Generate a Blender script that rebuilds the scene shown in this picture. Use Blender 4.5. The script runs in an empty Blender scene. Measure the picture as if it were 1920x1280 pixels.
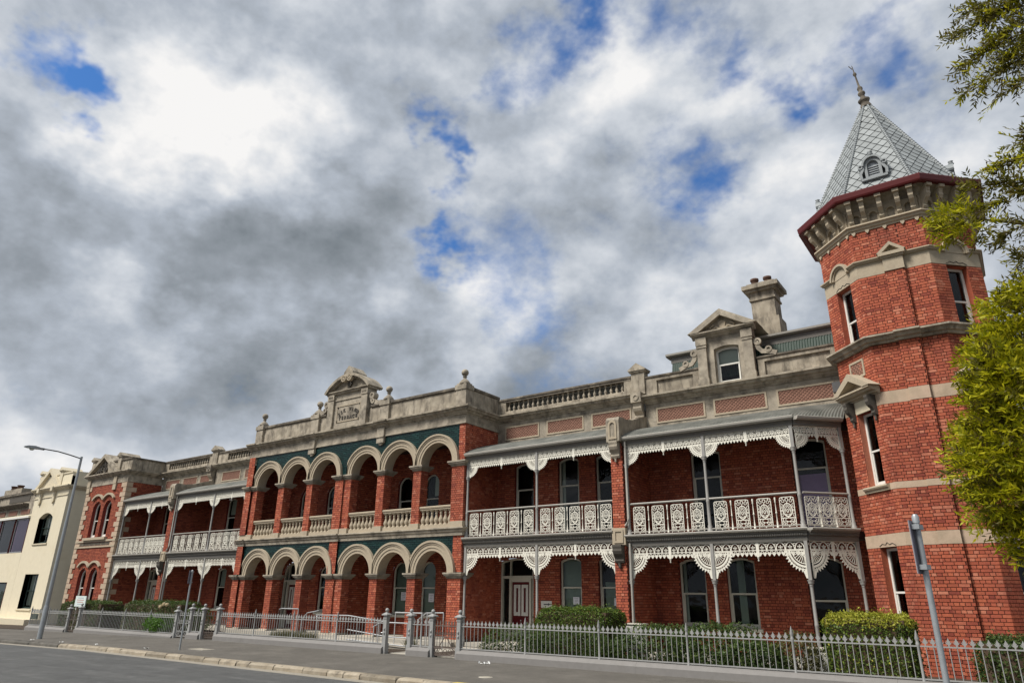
import bpy, math, random
import numpy as np
from mathutils import Vector, Matrix
random.seed(7); np.random.seed(7)
sc = bpy.context.scene
COL = sc.collection
PI = math.pi
def rad(a): return math.radians(a)

# ------------------------------------------------------------------ camera, world, sun, exposure
cam = bpy.data.cameras.new('camera'); cam.lens = 24.0; cam.sensor_width = 36.0; cam.sensor_fit = 'HORIZONTAL'
cam.clip_start = 0.1; cam.clip_end = 3000
cob = bpy.data.objects.new('camera', cam); COL.objects.link(cob)
CR = Matrix(((0.8133971562553838, 0.19515614947419155, 0.5479955688854262),
             (0.5815892618461422, -0.2919214507277329, -0.7592995437311124),
             (0.011789686209328533, 0.9363204280199289, -0.3509487987893145)))
CAM = Vector((0, 0, 1.7))
cob.matrix_world = Matrix.Translation(CAM) @ CR.to_4x4()
sc.camera = cob
sc.view_settings.view_transform = 'Standard'; sc.view_settings.look = 'None'
sc.view_settings.gamma = 1.0; sc.view_settings.exposure = 0.0
sc.render.engine = 'CYCLES'
sc.cycles.use_denoising = True
sc.cycles.use_adaptive_sampling = True; sc.cycles.adaptive_threshold = 0.02
sc.cycles.max_bounces = 5; sc.cycles.diffuse_bounces = 2; sc.cycles.glossy_bounces = 3
sc.cycles.transparent_max_bounces = 12; sc.cycles.transmission_bounces = 4

SUN_EL, SUN_AZ = 53.0, -30.0      # azimuth: degrees from -Y (towards the street) towards +X
sdir = Vector((math.sin(rad(SUN_AZ)) * math.cos(rad(SUN_EL)), -math.cos(rad(SUN_AZ)) * math.cos(rad(SUN_EL)), math.sin(rad(SUN_EL))))
sl = bpy.data.lights.new('sun', 'SUN'); sl.energy = 4.9; sl.angle = rad(18); sl.color = (1.0, 0.955, 0.89)
so = bpy.data.objects.new('sun', sl); COL.objects.link(so)
so.rotation_euler = sdir.to_track_quat('Z', 'Y').to_euler(); so.location = (-30, -30, 40)

def pixdir(x, y):                  # world direction seen at a point of the photograph (for placing cloud features on the sky)
    v = Vector(((x - 960) / 1280, -(y - 640) / 1280, -1.0)); v.normalize(); return CR @ v
world = bpy.data.worlds.new('World'); sc.world = world; world.use_nodes = True
def make_world():
    nt = world.node_tree; nt.nodes.clear(); N = nt.nodes; L = nt.links
    def val(sock, x):
        if isinstance(x, (int, float)): sock.default_value = x
        elif isinstance(x, (tuple, list, Vector)): sock.default_value = tuple(x)
        else: L.new(x, sock)
    def mth(op, a, b=0.0, c=None, clamp=False):
        n = N.new('ShaderNodeMath'); n.operation = op; n.use_clamp = clamp; val(n.inputs[0], a); val(n.inputs[1], b)
        if c is not None: val(n.inputs[2], c)
        return n.outputs[0]
    def vm(op, a, b=(0, 0, 0), s=None):
        n = N.new('ShaderNodeVectorMath'); n.operation = op; val(n.inputs[0], a); val(n.inputs[1], b)
        if s is not None: val(n.inputs['Scale'], s)
        return n.outputs['Value'] if op in ('DISTANCE', 'DOT_PRODUCT', 'LENGTH') else n.outputs['Vector']
    def noise(vec, scale, detail=6, rough=0.55, dist=0.0):
        n = N.new('ShaderNodeTexNoise'); n.noise_dimensions = '3D'; L.new(vec, n.inputs['Vector'])
        n.inputs['Scale'].default_value = scale; n.inputs['Detail'].default_value = detail; n.inputs['Roughness'].default_value = rough
        n.inputs['Distortion'].default_value = dist; return n
    def smooth(x, a, b, lo=0.0, hi=1.0):
        n = N.new('ShaderNodeMapRange'); n.interpolation_type = 'SMOOTHSTEP'; n.clamp = True
        val(n.inputs['Value'], x); n.inputs['From Min'].default_value = a; n.inputs['From Max'].default_value = b
        n.inputs['To Min'].default_value = lo; n.inputs['To Max'].default_value = hi; return n.outputs['Result']
    tc = N.new('ShaderNodeTexCoord'); v = tc.outputs['Generated']
    sep = N.new('ShaderNodeSeparateXYZ'); L.new(v, sep.inputs[0])
    q = vm('MULTIPLY', v, (1.0, 1.0, 1.35))
    n_big = noise(q, 2.2, 2, 0.5).outputs['Fac']
    n_mid = noise(q, 4.4, 8, 0.56).outputs['Fac']
    lit = tuple(Vector((-.30, -.15, .9)).normalized() * 0.065)
    n_lit = noise(vm('ADD', q, lit), 4.4, 5, 0.56).outputs['Fac']
    n_fine = noise(q, 19.0, 5, 0.58).outputs['Fac']
    warp_n = noise(q, 9.0, 4, 0.6)
    warp = vm('SCALE', vm('SUBTRACT', warp_n.outputs['Color'], (0.5, 0.5, 0.5)), s=0.20)
    vw = vm('ADD', v, warp)
    def blobs(lst):
        acc = None
        for x, y, sig, amt in lst:
            dd = vm('DISTANCE', vw, tuple(pixdir(x, y)))
            g = smooth(dd, 0.0, sig, amt, 0.0)
            acc = g if acc is None else mth('ADD', acc, g)
        return acc
    holes = blobs([(112, 110, .085, .62), (150, 165, .06, .55), (798, 200, .06, .58), (842, 250, .06, .62), (848, 300, .05, .5), (850, 345, .05, .5), (845, 470, .075, .85),
                   (930, 160, .08, .40), (1010, 115, .10, .42), (1090, 60, .09, .48), (1125, 15, .07, .42), (1235, 70, .07, .40), (1390, 130, .075, .55), (1495, 205, .06, .42), (1535, 155, .06, .48),
                   (1640, 95, .08, .45), (1745, 75, .075, .55), (1318, 325, .06, .32), (960, 430, .13, .30), (980, 570, .16, .32), (1290, 300, .12, .2), (930, 600, .1, .2), (1250, 130, .3, .14), (1000, 330, .3, .10), (1450, 330, .25, .10), (60, 80, .1, .2)])
    bright = blobs([(380, 250, .20, .46), (500, 220, .16, .30), (210, 235, .13, .34), (600, 290, .20, .20), (90, 190, .12, .16), (190, 545, .13, .30), (250, 600, .12, .14), (60, 700, .22, .16), (60, 850, .3, .22), (560, 700, .22, .16), (300, 620, .1, .12),
                    (1230, 250, .26, .16), (1160, 130, .2, .16), (1650, 180, .24, .20), (970, 520, .16, .16), (1120, 610, .25, .18), (450, 640, .12, .12), (1480, 420, .25, .14), (820, 610, .16, .16), (1330, 560, .2, .12), (1700, 330, .2, .1), (720, 150, .16, .10)])
    dark = blobs([(520, 540, .26, .34), (690, 480, .18, .24), (560, 400, .22, .20), (330, 400, .18, .14), (100, 450, .22, .34), (30, 330, .14, .20), (400, 500, .18, .16), (300, 740, .20, .24), (460, 700, .13, .22), (130, 640, .11, .14), (800, 710, .07, .24), (640, 120, .22, .14), (330, 110, .2, .08), (1050, 340, .2, .10), (1190, 430, .2, .12), (1000, 700, .2, .08)])
    cov = mth('ADD', mth('MULTIPLY', mth('SUBTRACT', n_mid, 0.5), 1.3), mth('MULTIPLY', mth('SUBTRACT', n_fine, 0.5), 0.55))
    cov = mth('SUBTRACT', mth('ADD', cov, 0.80), mth('MULTIPLY', holes, 0.80))
    mask = smooth(cov, 0.0, 0.66)
    lum = mth('ADD', 0.57, mth('MULTIPLY', mth('SUBTRACT', n_mid, n_lit), 1.30))
    lum = mth('ADD', lum, mth('MULTIPLY', mth('SUBTRACT', n_mid, 0.5), 0.42))
    lum = mth('ADD', lum, mth('MULTIPLY', mth('SUBTRACT', n_fine, 0.5), 0.22))
    lum = mth('ADD', lum, mth('MULTIPLY', mth('SUBTRACT', n_big, 0.5), 0.20))
    lum = mth('ADD', mth('MULTIPLY', mth('SUBTRACT', mth('ADD', lum, mth('MULTIPLY', bright, 0.68)), mth('MULTIPLY', dark, 0.66)), 0.84), 0.125)
    ramp = N.new('ShaderNodeValToRGB'); L.new(lum, ramp.inputs[0]); e = ramp.color_ramp.elements
    e[0].position = 0.0; e[0].color = (0.135, 0.160, 0.185, 1)
    e[1].position = 1.12 / 1.12; e[1].color = (0.93, 0.92, 0.91, 1)
    for p, c in ((0.22, (0.20, 0.228, 0.255, 1)), (0.42, (0.305, 0.338, 0.378, 1)), (0.60, (0.44, 0.485, 0.55, 1)), (0.78, (0.64, 0.675, 0.725, 1))):
        el = e.new(p); el.color = c
    cl = vm('SCALE', ramp.outputs[0], s=10.0)
    sky = N.new('ShaderNodeTexSky'); sky.sky_type = 'NISHITA'; sky.sun_disc = False
    sky.sun_elevation = rad(SUN_EL); sky.sun_rotation = math.atan2(sdir.x, sdir.y)
    blue = vm('MULTIPLY', sky.outputs[0], (0.52, 1.0, 1.55))
    mx = N.new('ShaderNodeMix'); mx.data_type = 'RGBA'; L.new(mask, mx.inputs['Factor'])
    L.new(blue, mx.inputs['A']); L.new(cl, mx.inputs['B'])
    bg = N.new('ShaderNodeBackground'); L.new(mx.outputs['Result'], bg.inputs['Color']); bg.inputs['Strength'].default_value = 0.1
    out = N.new('ShaderNodeOutputWorld'); L.new(bg.outputs[0], out.inputs['Surface'])
make_world()
world.cycles.sampling_method = 'MANUAL'; world.cycles.sample_map_resolution = 256

# ------------------------------------------------------------------ materials
def srgb(r, g, b):
    f = lambda c: ((c / 255 + 0.055) / 1.055) ** 2.4 if c > 10 else c / 255 / 12.92
    return (f(r), f(g), f(b))
MATS = {}
def mat(name, col, rough=0.7, var=0.12, scale=3.0, bump=0.0, bscale=40.0, col2=None, island=0.0, metal=0.0, spec=0.35, stain=None, stretch=None, stain_lo=0.52, stain_hi=0.72, palette=None):
    """col: base colour; col2: noise-mixed second colour; island: brightness spread from piece to piece; stain: third colour in soft patches; palette: colours per piece."""
    m = bpy.data.materials.new(name); m.use_nodes = True; nt = m.node_tree; N = nt.nodes; L = nt.links
    b = N['Principled BSDF']; b.inputs['Roughness'].default_value = rough; b.inputs['Metallic'].default_value = metal
    b.inputs['Specular IOR Level'].default_value = spec
    geo = N.new('ShaderNodeNewGeometry'); oi = N.new('ShaderNodeObjectInfo')
    vec = geo.outputs['Position']
    if stretch:
        mp = N.new('ShaderNodeMapping'); L.new(vec, mp.inputs['Vector']); mp.inputs['Scale'].default_value = stretch; vec2 = mp.outputs[0]
    else: vec2 = vec
    def mixc(fac, a, bb, mode='MIX'):
        n = N.new('ShaderNodeMix'); n.data_type = 'RGBA'; n.blend_type = mode
        if isinstance(fac, float): n.inputs['Factor'].default_value = fac
        else: L.new(fac, n.inputs['Factor'])
        for s, x in (('A', a), ('B', bb)):
            if isinstance(x, tuple): n.inputs[s].default_value = (*x, 1)
            else: L.new(x, n.inputs[s])
        return n.outputs['Result']
    def noise(v, s, d=5, r=0.6):
        n = N.new('ShaderNodeTexNoise'); L.new(v, n.inputs['Vector']); n.inputs['Scale'].default_value = s; n.inputs['Detail'].default_value = d; n.inputs['Roughness'].default_value = r; return n.outputs['Fac']
    def rng(x, a, b_, lo, hi):
        n = N.new('ShaderNodeMapRange'); L.new(x, n.inputs['Value']); n.inputs['From Min'].default_value = a; n.inputs['From Max'].default_value = b_
        n.inputs['To Min'].default_value = lo; n.inputs['To Max'].default_value = hi; return n.outputs['Result']
    rnd = N.new('ShaderNodeMath'); rnd.operation = 'ADD'; L.new(geo.outputs['Random Per Island'], rnd.inputs[0]); L.new(oi.outputs['Random'], rnd.inputs[1])
    fr = N.new('ShaderNodeMath'); fr.operation = 'FRACT'; L.new(rnd.outputs[0], fr.inputs[0]); rnd = fr.outputs[0]
    c = col
    if palette:
        rp = N.new('ShaderNodeValToRGB'); L.new(rnd, rp.inputs[0]); el = rp.color_ramp.elements
        el[0].position = 0; el[0].color = (*palette[0], 1); el[1].position = 1; el[1].color = (*palette[-1], 1)
        for i, p in enumerate(palette[1:-1]): x = el.new((i + 1) / (len(palette) - 1)); x.color = (*p, 1)
        c = rp.outputs[0]
    if col2: c = mixc(rng(noise(vec, scale), 0.35, 0.65, 0, 1), c, col2)
    if stain: c = mixc(rng(noise(vec2, scale * 0.8 if not stretch else 1.0, 6, 0.65), stain_lo, stain_hi, 0, 0.85), c, stain)
    nn = rng(noise(vec, scale * 4), 0.25, 0.75, 1 - var, 1 + var)
    if island:
        ii = rng(rnd, 0, 1, 1 - island, 1 + island)
        mm = N.new('ShaderNodeMath'); mm.operation = 'MULTIPLY'; L.new(nn, mm.inputs[0]); L.new(ii, mm.inputs[1]); nn = mm.outputs[0]
    hsv = N.new('ShaderNodeHueSaturation'); L.new(nn, hsv.inputs['Value'])
    if isinstance(c, tuple): hsv.inputs['Color'].default_value = (*c, 1)
    else: L.new(c, hsv.inputs['Color'])
    L.new(hsv.outputs[0], b.inputs['Base Color'])
    if bump:
        bp = N.new('ShaderNodeBump'); bp.inputs['Strength'].default_value = bump; bp.inputs['Distance'].default_value = 0.02
        L.new(noise(vec, bscale), bp.inputs['Height']); L.new(bp.outputs[0], b.inputs['Normal'])
    MATS[name] = m; return m
BRICK = [(0.276, 0.062, 0.034), (0.415, 0.107, 0.054), (0.350, 0.081, 0.045), (0.461, 0.124, 0.064), (0.387, 0.095, 0.051), (0.221, 0.047, 0.030), (0.442, 0.119, 0.058), (0.515, 0.189, 0.116), (0.368, 0.088, 0.047), (0.433, 0.110, 0.055)]
mat('brick', (.4, .08, .045), 0.85, 0.2, 6, 0.35, 70, palette=BRICK, stain=(.20, .050, .032), stretch=(.8, .8, .38), stain_lo=.50, stain_hi=.74)
BRICK2 = [tuple(c * .78 for c in p) for p in BRICK[:7]]
mat('brick_old', (.3, .06, .04), 0.85, 0.14, 6, 0.3, 70, palette=BRICK2)
mat('mortar', (.070, .024, .016), 0.95, 0.15, 5)
mat('green_brick', (.01, .05, .055), 0.32, 0.2, 8, 0.2, 60, palette=[(.004, .016, .015), (.006, .030, .027), (.004, .021, .018), (.009, .042, .037), (.005, .018, .019)], spec=0.4)
mat('green_mortar', (.004, .008, .009), 0.9)
mat('stone', (.43, .375, .29), 0.9, 0.24, 2.6, 0.5, 45, col2=(.27, .235, .185), stain=(.085, .073, .058), stain_lo=.47, stain_hi=.70)
mat('stone_streak', (.44, .385, .30), 0.9, 0.26, 2.6, 0.5, 45, col2=(.25, .215, .163), stain=(.085, .072, .057), stretch=(4.2, 4.2, 1.3), stain_lo=.47, stain_hi=.70)
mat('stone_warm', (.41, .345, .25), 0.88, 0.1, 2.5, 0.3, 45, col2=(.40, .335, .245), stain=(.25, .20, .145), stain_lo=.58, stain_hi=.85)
mat('band_stone', (.50, .37, .27), 0.88, 0.1, 2.0, 0.3, 45, col2=(.42, .33, .235), stain=(.30, .235, .165), stain_lo=.5, stain_hi=.8)
mat('coping_dark', (.15, .128, .10), 0.92, 0.2, 3, 0.4, 45, col2=(.07, .06, .048), stain=(.30, .26, .2))
mat('terracotta', (.25, .128, .090), 0.85, 0.15, 8, island=.12)
mat('terracotta_lattice', (.12, .065, .046), 0.85, 0.15, 8)
mat('lace', (.76, .73, .63), 0.55, 0.10, 6, stain=(.42, .37, .28), stain_lo=.6, stain_hi=.9)
mat('cream_paint', (.60, .57, .48), 0.5, 0.06, 3)
mat('white_paint', (.70, .68, .62), 0.5, 0.05, 3)
mat('grey_paint', (.145, .135, .118), 0.5, 0.08, 3)
mat('grey_column', (.30, .29, .27), 0.45, 0.08, 4)
mat('gutter', (.36, .34, .30), 0.5, 0.08, 4)
mat('iron_roof', (.19, .19, .168), 0.6, 0.12, 2, col2=(.105, .108, .095), spec=.3)
mat('green_iron', (.014, .036, .023), 0.5, 0.12, 3)
mat('zinc', (.27, .29, .29), 0.5, 0.08, 2, island=.14, spec=.4)
mat('zinc_back', (.04, .044, .044), 0.8)
mat('zinc_trim', (.24, .26, .265), 0.5, 0.1, 4, spec=.4)
mat('red_gutter', (.105, .012, .012), 0.45, 0.1, 3)
mat('soffit', (.16, .03, .022), 0.7, .1, 3)
mat('red_paint', (.20, .028, .018), 0.7, 0.12, 4)
mat('maroon', (.10, .008, .010), 0.4, 0.05, 3)
mat('dark_carving', (.085, .075, .062), 0.8, .2, 6)
mat('ceiling_board', (.055, .040, .032), 0.8)
mat('deck', (.06, .052, .045), 0.8)
mat('interior', (.012, .011, .011), 0.95)
mat('blind', (.55, .58, .50), 0.8, .05, 2)
mat('blind_green', (.30, .36, .29), 0.8, .05, 2)
mat('curtain_violet', (.40, .24, .44), 0.8, .1, 2)
mat('paper', (.78, .78, .82), 0.7, .02, 2)
mat('print_grey', (.30, .30, .36), 0.8, .02, 2)
mat('print_red', (.45, .12, .10), 0.8, .02, 2)
mat('fence_grey', (.30, .30, .29), 0.45, 0.1, 5, stain=(.26, .23, .19), stain_lo=.62, stain_hi=.9)
mat('plinth_grey', (.20, .19, .18), 0.8, 0.08, 1.5, 0.15, 60, stain=(.15, .14, .125), stain_lo=.6, stain_hi=.85)
mat('gate_iron', (.13, .105, .09), 0.6, 0.15, 8)
mat('galv', (.33, .35, .36), 0.42, 0.12, 6, metal=0.35, spec=.5)
mat('steel', (.55, .56, .56), 0.35, 0.05, 6, metal=0.5, spec=.5)
mat('lamp_dark', (.09, .09, .09), 0.5)
mat('cream_wall', (.68, .61, .455), 0.85, 0.04, 0.8, 0.1, 60, stain=(.58, .50, .34), stain_lo=.55, stain_hi=.85)
mat('cream_trim', (.60, .53, .39), 0.8, 0.06, 2, stain=(.30, .255, .19), stain_lo=.6, stain_hi=.85)
mat('dark_frame', (.018, .035, .030), 0.5)
mat('asphalt', (.092, .093, .091), 0.92, 0.26, 0.8, 0.6, 110, col2=(.074, .075, .074), stain=(.118, .118, .114), stretch=(.35, 1.6, 1), stain_lo=.5, stain_hi=.7)
mat('footpath', (.122, .112, .097), 0.95, 0.2, 0.9, 0.5, 150, col2=(.096, .088, .076), stain=(.155, .142, .122), stain_lo=.5, stain_hi=.75)
mat('kerb', (.31, .268, .205), 0.9, 0.2, 4, 0.5, 40, col2=(.24, .20, .145), island=.25, stain=(.10, .085, .065), stain_lo=.55, stain_hi=.75)
mat('kerb_dark', (.12, .11, .095), 0.92, 0.2, 4, 0.5, 40, col2=(.07, .065, .055), island=.2)
mat('kerb_joint', (.035, .030, .025), 0.95)
mat('yellow_line', (.55, .40, .10), 0.8, .2, 8)
mat('gutter_strip', (.27, .245, .20), 0.9, 0.2, 3, 0.3, 80)
mat('soil', (.055, .040, .028), 0.95, 0.3, 4, 0.6, 30)
mat('concrete', (.42, .39, .33), 0.9, 0.1, 2, 0.3, 60)
mat('bark', (.10, .075, .055), 0.9, 0.25, 8, 0.5, 40)
mat('twig', (.085, .055, .035), 0.9)
mat('sign_back', (.17, .16, .19), 0.6, .05, 2)
mat('sign_white', (.62, .70, .66), 0.5, .03, 2)
mat('plastic_litter', (.72, .72, .70), 0.6)
mat('cover_iron', (.34, .31, .25), 0.8, .1, 8)
mat('chimney_pot', (.10, .055, .040), 0.85, .2, 6)

def leaf_mat(name, palette, trans=0.35):
    m = bpy.data.materials.new(name); m.use_nodes = True; nt = m.node_tree; N = nt.nodes; L = nt.links
    b = N['Principled BSDF']; b.inputs['Roughness'].default_value = 0.5; b.inputs['Specular IOR Level'].default_value = 0.3
    geo = N.new('ShaderNodeNewGeometry'); rp = N.new('ShaderNodeValToRGB'); L.new(geo.outputs['Random Per Island'], rp.inputs[0])
    el = rp.color_ramp.elements; el[0].color = (*palette[0], 1); el[1].color = (*palette[-1], 1)
    for i, p in enumerate(palette[1:-1]): x = el.new((i + 1) / (len(palette) - 1)); x.color = (*p, 1)
    L.new(rp.outputs[0], b.inputs['Base Color'])
    tr = N.new('ShaderNodeBsdfTranslucent'); L.new(rp.outputs[0], tr.inputs['Color'])
    mx = N.new('ShaderNodeMixShader'); mx.inputs[0].default_value = trans
    L.new(b.outputs[0], mx.inputs[1]); L.new(tr.outputs[0], mx.inputs[2]); L.new(mx.outputs[0], N['Material Output'].inputs['Surface'])
    MATS[name] = m
leaf_mat('hedge_leaf', [(.035, .060, .012), (.075, .125, .020), (.12, .185, .030), (.19, .245, .045)])
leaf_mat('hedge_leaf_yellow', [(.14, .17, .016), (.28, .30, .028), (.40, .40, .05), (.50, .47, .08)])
leaf_mat('shrub_leaf', [(.026, .050, .014), (.055, .095, .025), (.085, .135, .034), (.13, .165, .045)])
leaf_mat('grass_blade', [(.09, .085, .03), (.15, .14, .05), (.06, .08, .02)])
leaf_mat('bright_shrub', [(.05, .13, .012), (.09, .20, .02), (.13, .26, .03)])
leaf_mat('tree_leaf', [(.14, .16, .006), (.30, .31, .008), (.46, .44, .012), (.60, .54, .022), (.20, .22, .008)], .42)
leaf_mat('tree_leaf_olive_shaded', [(.07, .07, .014), (.13, .125, .022), (.21, .19, .030), (.09, .062, .024)], .4)  # darker leaf copy: olive spray leaves, and shade painted into the crown
leaf_mat('rose_petal', [(.75, .62, .40), (.80, .70, .52)])

def glass_mat():
    m = bpy.data.materials.new('glass'); m.use_nodes = True; nt = m.node_tree; N = nt.nodes; L = nt.links; N.clear()
    o = N.new('ShaderNodeOutputMaterial'); g = N.new('ShaderNodeBsdfGlossy'); g.inputs['Roughness'].default_value = 0.015
    nz = N.new('ShaderNodeTexNoise'); nz.inputs['Scale'].default_value = 1.6; geo = N.new('ShaderNodeNewGeometry'); L.new(geo.outputs['Position'], nz.inputs['Vector'])
    bp = N.new('ShaderNodeBump'); bp.inputs['Strength'].default_value = 0.12; bp.inputs['Distance'].default_value = 0.05; L.new(nz.outputs['Fac'], bp.inputs['Height']); L.new(bp.outputs[0], g.inputs['Normal'])
    t = N.new('ShaderNodeBsdfTransparent'); t.inputs['Color'].default_value = (.80, .84, .82, 1)
    fr = N.new('ShaderNodeFresnel'); fr.inputs['IOR'].default_value = 1.42
    mx = N.new('ShaderNodeMixShader'); L.new(fr.outputs[0], mx.inputs[0]); L.new(t.outputs[0], mx.inputs[1]); L.new(g.outputs[0], mx.inputs[2]); L.new(mx.outputs[0], o.inputs['Surface'])
    MATS['glass'] = m
glass_mat()

# ------------------------------------------------------------------ building helpers
WORLD = {}                                     # world position of every object's origin
def setp(o, label=None, cat=None, group=None, kind=None):
    for k, v in (('label', label), ('category', cat), ('group', group), ('kind', kind)):
        if v: o[k] = v
def thing(name, label, cat, loc, group=None):
    o = bpy.data.objects.new(name, None); COL.objects.link(o); o.location = loc; o.empty_display_size = 0.3
    WORLD[o.name] = Vector(loc); setp(o, label, cat, group); return o
def place(mesh, name, parent, loc, rot=(0, 0, 0)):
    o = bpy.data.objects.new(name, mesh); COL.objects.link(o); loc = Vector(loc); WORLD[o.name] = loc
    if parent is not None: o.parent = parent; o.location = loc - WORLD[parent.name]
    else: o.location = loc
    o.rotation_euler = rot; return o
class Frame:                                   # u along the wall, z up, d outward
    def __init__(s, ox, oy, a):
        s.ox, s.oy, s.a = ox, oy, rad(a); s.c, s.s = math.cos(s.a), math.sin(s.a)
    def __call__(s, u, z, d=0.0): return (s.ox + s.c * u + s.s * d, s.oy + s.s * u - s.c * d, z)
def front(Y): return Frame(0, Y, 0)
def sideX(X): return Frame(X, 0, 90)           # faces +X; u is world Y
class MB:
    def __init__(s): s.v = []; s.f = []; s.sm = []
    def add(s, vs, fs, smooth=False):
        n = len(s.v); s.v.extend(vs); s.f.extend([tuple(i + n for i in f) for f in fs]); s.sm.extend([smooth] * len(fs))
    def box(s, F, u0, u1, z0, z1, d0, d1):
        vs = [F(u0, z0, d1), F(u1, z0, d1), F(u1, z1, d1), F(u0, z1, d1), F(u0, z0, d0), F(u1, z0, d0), F(u1, z1, d0), F(u0, z1, d0)]
        s.add(vs, [(0, 1, 2, 3), (5, 4, 7, 6), (4, 0, 3, 7), (1, 5, 6, 2), (3, 2, 6, 7), (4, 5, 1, 0)])
    def open_box(s, F, u0, u1, z0, z1, d0, d1):      # no back face
        vs = [F(u0, z0, d1), F(u1, z0, d1), F(u1, z1, d1), F(u0, z1, d1), F(u0, z0, d0), F(u1, z0, d0), F(u1, z1, d0), F(u0, z1, d0)]
        s.add(vs, [(0, 1, 2, 3), (4, 0, 3, 7), (1, 5, 6, 2), (3, 2, 6, 7), (4, 5, 1, 0)])
    def quad(s, *p): s.add(list(p), [(0, 1, 2, 3)])
    def prism(s, F, poly, d0, d1):
        n = len(poly); vs = [F(u, z, d1) for u, z in poly] + [F(u, z, d0) for u, z in poly]
        fs = [tuple(range(n)), tuple(range(2 * n - 1, n - 1, -1))] + [((i + 1) % n, i, n + i, n + (i + 1) % n) for i in range(n)]
        s.add(vs, fs)
    def flat(s, F, poly, d): s.add([F(u, z, d) for u, z in poly], [tuple(range(len(poly)))])
    def ring(s, F, outer, inner, d0, d1, closed=True):
        n = len(outer); vs = [F(*p, d1) for p in outer] + [F(*p, d1) for p in inner] + [F(*p, d0) for p in outer] + [F(*p, d0) for p in inner]
        fs = []
        for i in range(n if closed else n - 1):
            j = (i + 1) % n
            fs += [(i, j, n + j, n + i), (2 * n + j, 2 * n + i, 3 * n + i, 3 * n + j), (j, i, 2 * n + i, 2 * n + j), (n + i, n + j, 3 * n + j, 3 * n + i)]
        if not closed:
            fs += [(0, n, 3 * n, 2 * n), (n - 1, 3 * n - 1, 4 * n - 1, 2 * n - 1)]
        s.add(vs, fs)
    def arc(s, F, cu, cz, r0, r1, d0, d1, a0=0, a1=180, n=20, half=None):
        cl = (lambda x: x) if half is None else (lambda x: max(-half, min(half, x)))
        pts = [rad(a0 + (a1 - a0) * i / n) for i in range(n + 1)]
        s.ring(F, [(cu + cl(r1 * math.cos(a)), cz + r1 * math.sin(a)) for a in pts], [(cu + cl(r0 * math.cos(a)), cz + r0 * math.sin(a)) for a in pts], d0, d1, closed=False)
    def sweep(s, F, prof, u0, u1, m0=0.0, m1=0.0):   # prof: (d, z) from top round the front to the bottom
        n = len(prof); vs = [F(u0 - m0 * d, z, d) for d, z in prof] + [F(u1 + m1 * d, z, d) for d, z in prof]
        fs = [(i, n + i, n + i + 1, i + 1) for i in range(n - 1)] + [(n - 1, 2 * n - 1, n, 0)]
        fs += [tuple(range(n)), tuple(range(2 * n - 1, n - 1, -1))]
        s.add(vs, fs)
    def lathe(s, pos, prof, n=12, smooth=True):       # prof: (r, z) upwards
        x, y, z0 = pos; k = len(prof); vs = []
        for r, z in prof:
            for i in range(n):
                a = 2 * PI * i / n; vs.append((x + r * math.cos(a), y + r * math.sin(a), z0 + z))
        fs = [(j * n + i, j * n + (i + 1) % n, (j + 1) * n + (i + 1) % n, (j + 1) * n + i) for j in range(k - 1) for i in range(n)]
        s.add(vs, fs, smooth); s.add(vs[-n:], [tuple(range(n))]); s.add(vs[:n], [tuple(range(n - 1, -1, -1))])
    def tube(s, pts, r, n=8, r1=None):
        pts = [Vector(p) for p in pts]; k = len(pts); vs = []
        for i, p in enumerate(pts):
            t = (pts[min(i + 1, k - 1)] - pts[max(i - 1, 0)]).normalized()
            a = t.cross(Vector((0, 0, 1))) if abs(t.z) < 0.95 else t.cross(Vector((1, 0, 0)))
            a.normalize(); b = t.cross(a); rr = r if r1 is None else r + (r1 - r) * i / (k - 1)
            vs += [tuple(p + a * rr * math.cos(2 * PI * j / n) + b * rr * math.sin(2 * PI * j / n)) for j in range(n)]
        fs = [(i * n + j, (i + 1) * n + j, (i + 1) * n + (j + 1) % n, i * n + (j + 1) % n) for i in range(k - 1) for j in range(n)]
        s.add(vs, fs, True); s.add(vs[:n], [tuple(range(n))]); s.add(vs[-n:], [tuple(range(n - 1, -1, -1))])
    def stroke(s, F, pts, w, d0, d1, closed=False):  # flat cast-iron strap along a line
        n = len(pts); P = [Vector(p) for p in pts]; o = []; i_ = []
        for k in range(n):
            a = P[(k - 1) % n] if (closed or k > 0) else P[k]; b = P[(k + 1) % n] if (closed or k < n - 1) else P[k]
            t = (b - a); t = t.normalized() if t.length > 1e-6 else Vector((1, 0)); nn = Vector((-t.y, t.x)) * w / 2
            o.append(tuple(P[k] + nn)); i_.append(tuple(P[k] - nn))
        s.ring(F, o, i_, d0, d1, closed)
    def circle(s, F, cu, cz, r, w, d0, d1, n=12, sy=1.0):
        s.stroke(F, [(cu + r * math.cos(2 * PI * i / n), cz + sy * r * math.sin(2 * PI * i / n)) for i in range(n)], w, d0, d1, True)
    def mesh(s, name, material, origin=None):
        v = np.array(s.v, dtype=float)
        if origin is None:
            lo, hi = v.min(0), v.max(0); origin = Vector(((lo[0] + hi[0]) / 2, (lo[1] + hi[1]) / 2, lo[2]))
        me = bpy.data.meshes.new(name); me.from_pydata((v - np.array(origin)).tolist(), [], s.f)
        if any(s.sm): me.polygons.foreach_set('use_smooth', s.sm)
        me.materials.append(MATS[material]); me.update(); return me, Vector(origin)
    def build(s, name, material, parent=None, kind=None):
        if not s.v: return None
        me, o = s.mesh(name, material); ob = place(me, name, parent, o)
        if kind: ob['kind'] = kind
        return ob
def part(name, material, parent, fn, kind=None):
    m = MB(); fn(m); return m.build(name, material, parent, kind)
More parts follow.
